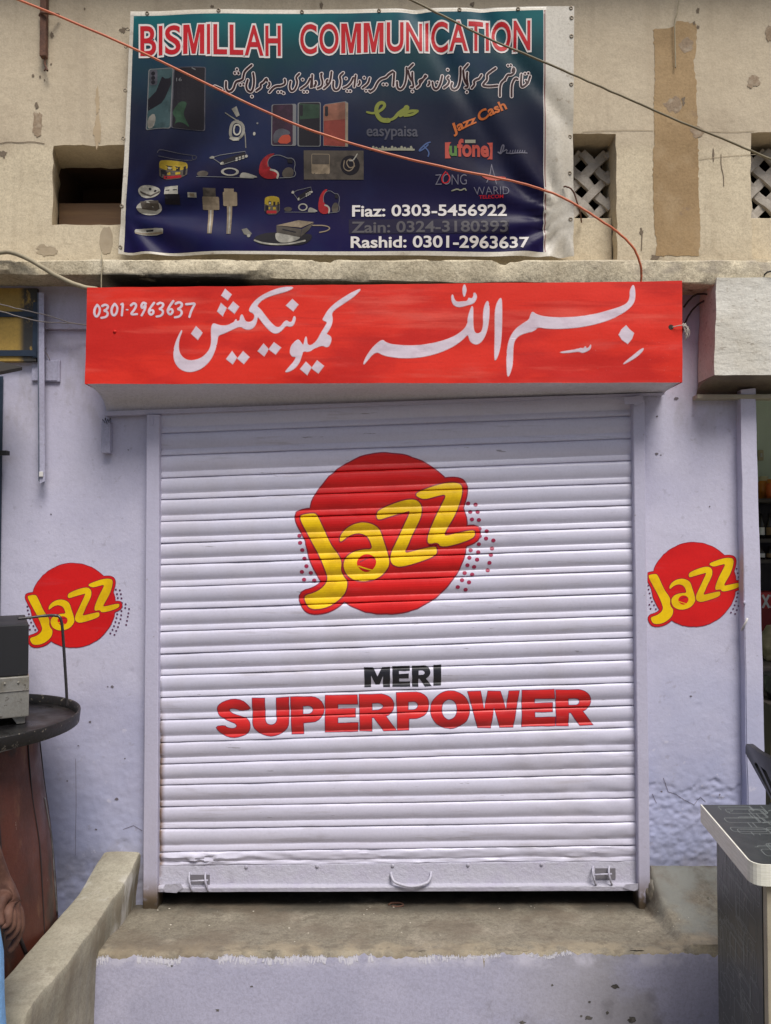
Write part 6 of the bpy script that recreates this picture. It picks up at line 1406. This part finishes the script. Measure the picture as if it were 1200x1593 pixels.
BYI = 1.45
sr = thing('shelf_unit', 'dark stocked shelf unit inside the neighbouring shop on the right', 'shelf', (2.3, 1.3, .18))
levels = [zT(776, 1.15), zT(838, 1.15), zT(870, 1.15), zT(948, 1.15)]
bm = bmesh.new(); box(bm, 1.75, 3.3, 1.42, 1.50, .2, zT(776, 1.15), bev=.002); obj('back_panel', bm, M['bottle'], sr)
for z in levels:
    bm = bmesh.new(); box(bm, 1.75, 3.3, 1.10, 1.415, z - .02, z, bev=.002); obj('shelf_board', bm, M['shelf'], sr)
def jar(x, y, z, r, hh, mb, ml, label, group='jars on the top shelf'):
    o = thing('jar', label, 'jar', (x, y, z), group)
    bm = bmesh.new(); lathe(bm, [(.001, z), (r, z + .002), (r, z + hh * .72), (r * .8, z + hh * .8), (.001, z + hh * .8)], 20, x, y); obj('jar_body', bm, mb, o)
    bm = bmesh.new(); lathe(bm, [(r * .82, z + hh * .8), (r * .86, z + hh * .98), (r * .7, z + hh), (.001, z + hh)], 20, x, y); obj('lid', bm, ml, o)
z0 = levels[0]
jar(at(1188, 760, 1.2).x, 1.2, z0, .028, .125, M['jar_orange'], M['jar_lid'], 'orange jar with cream lid on the top shelf, nearest the door post')
jar(at(1200, 760, 1.14).x, 1.14, z0, .026, .105, M['jar_red'], M['jar_orange'], 'red-orange jar on the top shelf, right of the cream-lidded jar')
for lv, n0 in ((1, 8), (2, 8)):
    z = levels[lv]; hh = .135 if lv == 1 else .07
    for i in range(n0):
        x = at(1184, 800, 1.15).x + i * .045; bm = bmesh.new(); lathe(bm, [(.001, z), (.017, z + .001), (.017, z + hh * .6), (.007, z + hh * .78), (.007, z + hh), (.001, z + hh)], 14, x, 1.15); o = thing('bottle', 'small dark bottle in the row on the shelf inside the neighbouring shop', 'bottle', (x, 1.15, z), 'dark bottles on the shelves')
        obj('bottle_body', bm, M['bottle'], o); bm = bmesh.new(); lathe(bm, [(.0175, z + hh * .15), (.0175, z + hh * .45)], 14, x, 1.15); obj('paper_label', bm, M['white'] if i % 2 == 0 else M['brown_bag'], o)
z = levels[3]; cb = thing('carton', 'red carton with a white cross pattern on the lowest shelf', 'carton', (2.05, 1.2, z))
bm = bmesh.new(); x0 = at(1182, 930, 1.13).x; box(bm, x0, x0 + .11, 1.13, 1.26, z, z + .092, bev=.002); obj('carton_body', bm, M['carton_red'], cb)
bm = bmesh.new()
for a_, b_ in (((.015, .01), (.05, .08)), ((.05, .01), (.015, .08)), ((.06, .01), (.095, .08)), ((.095, .01), (.06, .08))):
    d = Vector((b_[0] - a_[0], b_[1] - a_[1])).normalized() * .006; bm.faces.new([bm.verts.new((x0 + p[0], 1.1285 - .0002 * len(bm.faces), z + p[1])) for p in ((a_[0] - d.y, a_[1] + d.x), (b_[0] - d.y, b_[1] + d.x), (b_[0] + d.y, b_[1] - d.x), (a_[0] + d.y, a_[1] - d.x))])
obj('cross_print', bm, M['white'], cb)
def lump(name, label, cat, c, s, m, seed, amp=.3):
    bm = bmesh.new(); bmesh.ops.create_icosphere(bm, subdivisions=4, radius=1)
    for v in bm.verts:
        d = 1 + amp * fbm(v.co.x * 1.6 + seed, v.co.y * 1.6, v.co.z * 1.6); zz = max(-.8, v.co.z * d); v.co = Vector((c[0] + v.co.x * s[0] * d, c[1] + v.co.y * s[1] * d, c[2] + zz * s[2]))
    return tag(obj(name, bm, m, smooth=True), label, cat)
tbl = thing('table', 'maroon covered table inside the neighbouring shop', 'table', (2.2, .7, .18))
tzz = zT(1030, .75); bm = bmesh.new(); box(bm, 1.72, 2.7, .62, 1.0, tzz - .03, tzz - .0, bev=.004); obj('tabletop', bm, M['shelf'], tbl)
for x, y in ((1.76, .66), (2.66, .66), (1.76, .96), (2.66, .96)): bm = bmesh.new(); box(bm, x - .02, x + .02, y - .02, y + .02, .18, tzz - .031); obj('leg', bm, M['shelf'], tbl)
p = at(1194, 965, .98); bm = bmesh.new(); box(bm, 1.76, 2.6, .99, 1.02, tzz + .0, zT(948, .99), bev=.004); o = obj('cloth_bundle', bm, M['cloth_maroon']); tag(o, 'maroon cloth panel hanging behind the beige sack inside the neighbouring shop', 'cloth')
p = at(1199, 1008, .8); lump('sack', 'beige cloth sack lying on the table inside the neighbouring shop', 'sack', (p.x + .03, .8, tzz + .07), (.085, .10, .088), M['sack'], 2.0)
p = at(1200, 1066, .55); pz = p.z - .06; po = thing('pot', 'dark steel pot beneath the beige sack', 'pot', (p.x + .06, .52, pz))
bm = bmesh.new(); lathe(bm, [(.001, pz), (.08, pz + .004), (.098, pz + .05), (.1, pz + .11), (.106, pz + .114), (.1, pz + .112), (.09, pz + .05), (.001, pz + .02)], 32, p.x + .06, .52); obj('pot_body', bm, M['pot'], po)
bm = bmesh.new(); box(bm, 1.7, 2.6, .40, .615, pz - .03, pz - .001, bev=.003); crt = thing('crate', 'dark low bench under the steel pot', 'bench', (2.1, .5, .18)); obj('bench_top', bm, M['shelf'], crt)
for x in (1.73, 2.57): bm = bmesh.new(); box(bm, x - .02, x + .02, .42, .6, .18, pz - .031); obj('leg', bm, M['shelf'], crt)
p = at(1199, 1112, .36); lump('bag', 'crumpled brown paper bag on the floor in front of the bench', 'bag', (p.x + .045, .30, .18 + .5), (.075, .07, .5 + .06), M['brown_bag'], 5.0, .12)
ls = thing('light_switch', 'small cream switch plate on the pale green wall inside the neighbouring shop', 'switch', at(1184, 708, 1.54))
bm = bmesh.new(); p, q = at(1181, 700, 1.53), at(1189, 716, 1.53); box(bm, p.x, q.x, 1.535, 1.548, q.z, p.z, bev=.002); obj('plate', bm, M['jar_lid'], ls)
bm = bmesh.new(); box(bm, (p.x + q.x) / 2 - .006, (p.x + q.x) / 2 + .006, 1.529, 1.5345, (p.z + q.z) / 2 - .012, (p.z + q.z) / 2 + .012, bev=.001); obj('rocker', bm, M['white'], ls)
# hook on the post
hk = thing('wall_hook', 'small pale latch hook on the door post right of the logo', 'hook', at(1160, 970, -.05)); bm = bmesh.new()
tube(bm, smooth_path([at(1154, 980, -.02), at(1157, 974, -.05), at(1161, 967, -.058), at(1163, 962, -.055)], 5), .004, 7); obj('latch', bm, M['white'], hk)
bm = bmesh.new(); t = bmesh.new(); bmesh.ops.create_uvsphere(t, u_segments=10, v_segments=8, radius=.009); c = at(1158, 938, -.047)
for v in t.verts: v.co = Vector((v.co.x * .6, v.co.y * .8, v.co.z)) + c
merge(bm, t); obj('stud', bm, M['lilac_metal'], hk, True)

# ------------------------------------------------------------------ the person at the left edge
per = thing('person', 'person in sky blue shirt at the left edge, bare hand curled', 'person', (-1.30, -1.10, 0))
def skin_mesh(name, joints, edges, m, parent, root=0, sub=2):
    me = bpy.data.meshes.new(name); me.from_pydata([j[0] for j in joints], edges, []); o = bpy.data.objects.new(name, me); COL.objects.link(o)
    md = o.modifiers.new('skin', 'SKIN'); md.use_smooth_shade = True
    for i, j in enumerate(joints):
        rr_ = j[1] if isinstance(j[1], tuple) else (j[1], j[1]); me.skin_vertices[0].data[i].radius = rr_; me.skin_vertices[0].data[i].use_root = (i == root)
    sd = o.modifiers.new('sub', 'SUBSURF'); sd.levels = sub; sd.render_levels = sub
    dg = bpy.context.evaluated_depsgraph_get(); nm = bpy.data.meshes.new_from_object(o.evaluated_get(dg)); bpy.data.objects.remove(o); nm.name = name
    return link_mesh(name, nm, m, parent, True)
PX, PYY = -1.23, -1.09
V3 = lambda x, y, z: (x, y, z)
wr = at(1, 1372, -1.0); kn = at(24, 1418, -1.0)
J = [(V3(PX, PYY, .95), .13), (V3(PX, PYY, 1.15), .125), (V3(PX, PYY, 1.33), .13), (V3(PX, PYY, 1.44), .07), (V3(PX, PYY, 1.50), .055), (V3(PX, PYY - .01, 1.58), .078), (V3(PX, PYY - .012, 1.655), .088), (V3(PX, PYY, 1.71), .06),
     (V3(PX + .155, PYY, 1.40), .058), (V3(PX + .19, PYY + .03, 1.12), .042), (tuple(wr), .026),
     (V3(PX - .17, PYY, 1.41), .058), (V3(PX - .21, PYY, 1.12), .045), (V3(PX - .22, PYY - .04, .88), .028),
     (V3(PX + .09, PYY, .90), .085), (V3(PX + .10, PYY - .01, .50), .056), (V3(PX + .10, PYY + .02, .10), .036), (V3(PX + .11, PYY + .13, .035), .03),
     (V3(PX - .09, PYY, .90), .085), (V3(PX - .10, PYY - .01, .50), .056), (V3(PX - .10, PYY + .02, .10), .036), (V3(PX - .11, PYY + .13, .035), .03)]
E = [(0, 1), (1, 2), (2, 3), (3, 4), (4, 5), (5, 6), (6, 7), (2, 8), (8, 9), (9, 10), (2, 11), (11, 12), (12, 13), (0, 14), (14, 15), (15, 16), (16, 17), (0, 18), (18, 19), (19, 20), (20, 21)]
# hand joints continue from the wrist: palm, four curled fingers and the thumb
b0 = len(J)
palm1 = wr.lerp(kn, .45); J.append((tuple(palm1 + Vector((.0, 0, 0))), (.030, .022))); E.append((10, b0))
pm = b0
def finger(root_px, pts, rads, Y0, dY):
    prev = pm
    for i, ((px, py), r_) in enumerate(zip([root_px] + pts, rads)):
        J.append((tuple(at(px, py, Y0 + dY * i)), r_)); E.append((prev, len(J) - 1)); prev = len(J) - 1
finger((30, 1420), [(33, 1445), (24, 1466), (13, 1482)], [.0135, .0115, .010, .008], -.992, -.004)
finger((25, 1421), [(27, 1444), (18, 1457), (9, 1462)], [.0130, .0112, .010, .008], -1.012, -.005)
finger((19, 1421), [(20, 1441), (13, 1449), (5, 1450)], [.0125, .0110, .0095, .008], -1.03, -.005)
finger((13, 1420), [(14, 1436), (8, 1441), (2, 1440)], [.0115, .010, .009, .0075], -1.047, -.004)
finger((4, 1398), [(0, 1416), (1, 1430), (4, 1441)], [.0145, .0125, .011, .0085], -1.04, -.008)
skin_mesh('body', J, E, M['skin'], per)
# face details, hair
for s in (-1, 1):
    bm = bmesh.new(); bmesh.ops.create_uvsphere(bm, u_segments=10, v_segments=8, radius=.013)
    for v in bm.verts: v.co = v.co + Vector((PX + s * .032, PYY + .074, 1.645))
    obj('eye', bm, M['eye_white'], per, True)
bm = bmesh.new(); tube(bm, [(PX, PYY + .076, 1.655), (PX, PYY + .094, 1.625), (PX, PYY + .10, 1.607), (PX, PYY + .076, 1.598)], [.008, .012, .017, .010], 8); obj('nose', bm, M['skin'], per, True)
bm = bmesh.new(); tube(bm, [(PX - .025, PYY + .060, 1.57), (PX, PYY + .072, 1.572), (PX + .025, PYY + .060, 1.57)], [.004, .008, .004], 8); obj('mouth', bm, M['nail'], per, True)
for s in (-1, 1):
    bm = bmesh.new(); tube(bm, [(PX + s * .088, PYY + .01, 1.66), (PX + s * .098, PYY + .015, 1.635), (PX + s * .088, PYY + .008, 1.605)], [.008, .014, .007], 8)
    obj('ear', bm, M['skin'], per, True)
bm = bmesh.new(); bmesh.ops.create_icosphere(bm, subdivisions=4, radius=1)
for v in bm.verts:
    d = 1 + .05 * fbm(v.co.x * 6, v.co.y * 6, v.co.z * 6); z_ = max(v.co.z, -.55 if v.co.y < .1 else .38); v.co = Vector((PX + v.co.x * .095 * d, PYY - .012 + v.co.y * .100 * d, 1.655 + z_ * .108 * d))
obj('hair', bm, M['hair'], per, True)
# long shirt with sleeve, loose trousers
bm = bmesh.new(); prf = [(1.455, .075, .062), (1.44, .12, .08), (1.41, .175, .098), (1.34, .185, .12), (1.2, .178, .125), (1.0, .205, .14), (.92, .238, .15), (.85, .272, .158), (.76, .287, .165), (.65, .289, .17), (.58, .293, .175), (.46, .305, .18)]; rows = []
for z, rx, ry in prf:
    row = []
    for k in range(48):
        a = 2 * math.pi * k / 48; fo = 1 + (.03 * math.sin(a * 7 + z * 3) * abs(math.sin(a)) + .02 * math.sin(a * 11)) * max(0, (1.1 - z) / .6)
        row.append(bm.verts.new((PX + rx * math.cos(a) * fo, PYY + ry * math.sin(a) * fo, z)))
    rows.append(row)
for a, b in zip(rows[:-1], rows[1:]):
    for k in range(48): bm.faces.new((a[k], a[(k + 1) % 48], b[(k + 1) % 48], b[k])).smooth = True
for s in (1, -1):
    tube(bm, smooth_path([(PX + s * .13, PYY, 1.405), (PX + s * .17, PYY + .008, 1.32), (PX + s * .19, PYY + .02, 1.18), (PX + s * .195, PYY + .03, 1.08)], 4), [.068] * 4 + [.062] * 4 + [.056] * 5, 14, cap=False)
bmesh.ops.recalc_face_normals(bm, faces=bm.faces[:])
o = obj('shirt', bm, M['shirt'], per); sm = o.modifiers.new('t', 'SOLIDIFY'); sm.thickness = .003
for s in (1, -1):
    bm = bmesh.new(); tube(bm, [(PX + s * .09, PYY, .8), (PX + s * .105, PYY, .5), (PX + s * .105, PYY + .01, .2), (PX + s * .105, PYY + .02, .09)], [.11, .10, .085, .075], 16, cap=False)
    obj('trouser_leg', bm, M['shirt'], per, True)
for s in (1, -1): bm = bmesh.new(); box(bm, PX + s * .11 - .045, PX + s * .11 + .045, PYY - .06, PYY + .2, 0.0, .018, bev=.008); obj('sandal', bm, M['sandal'], per)
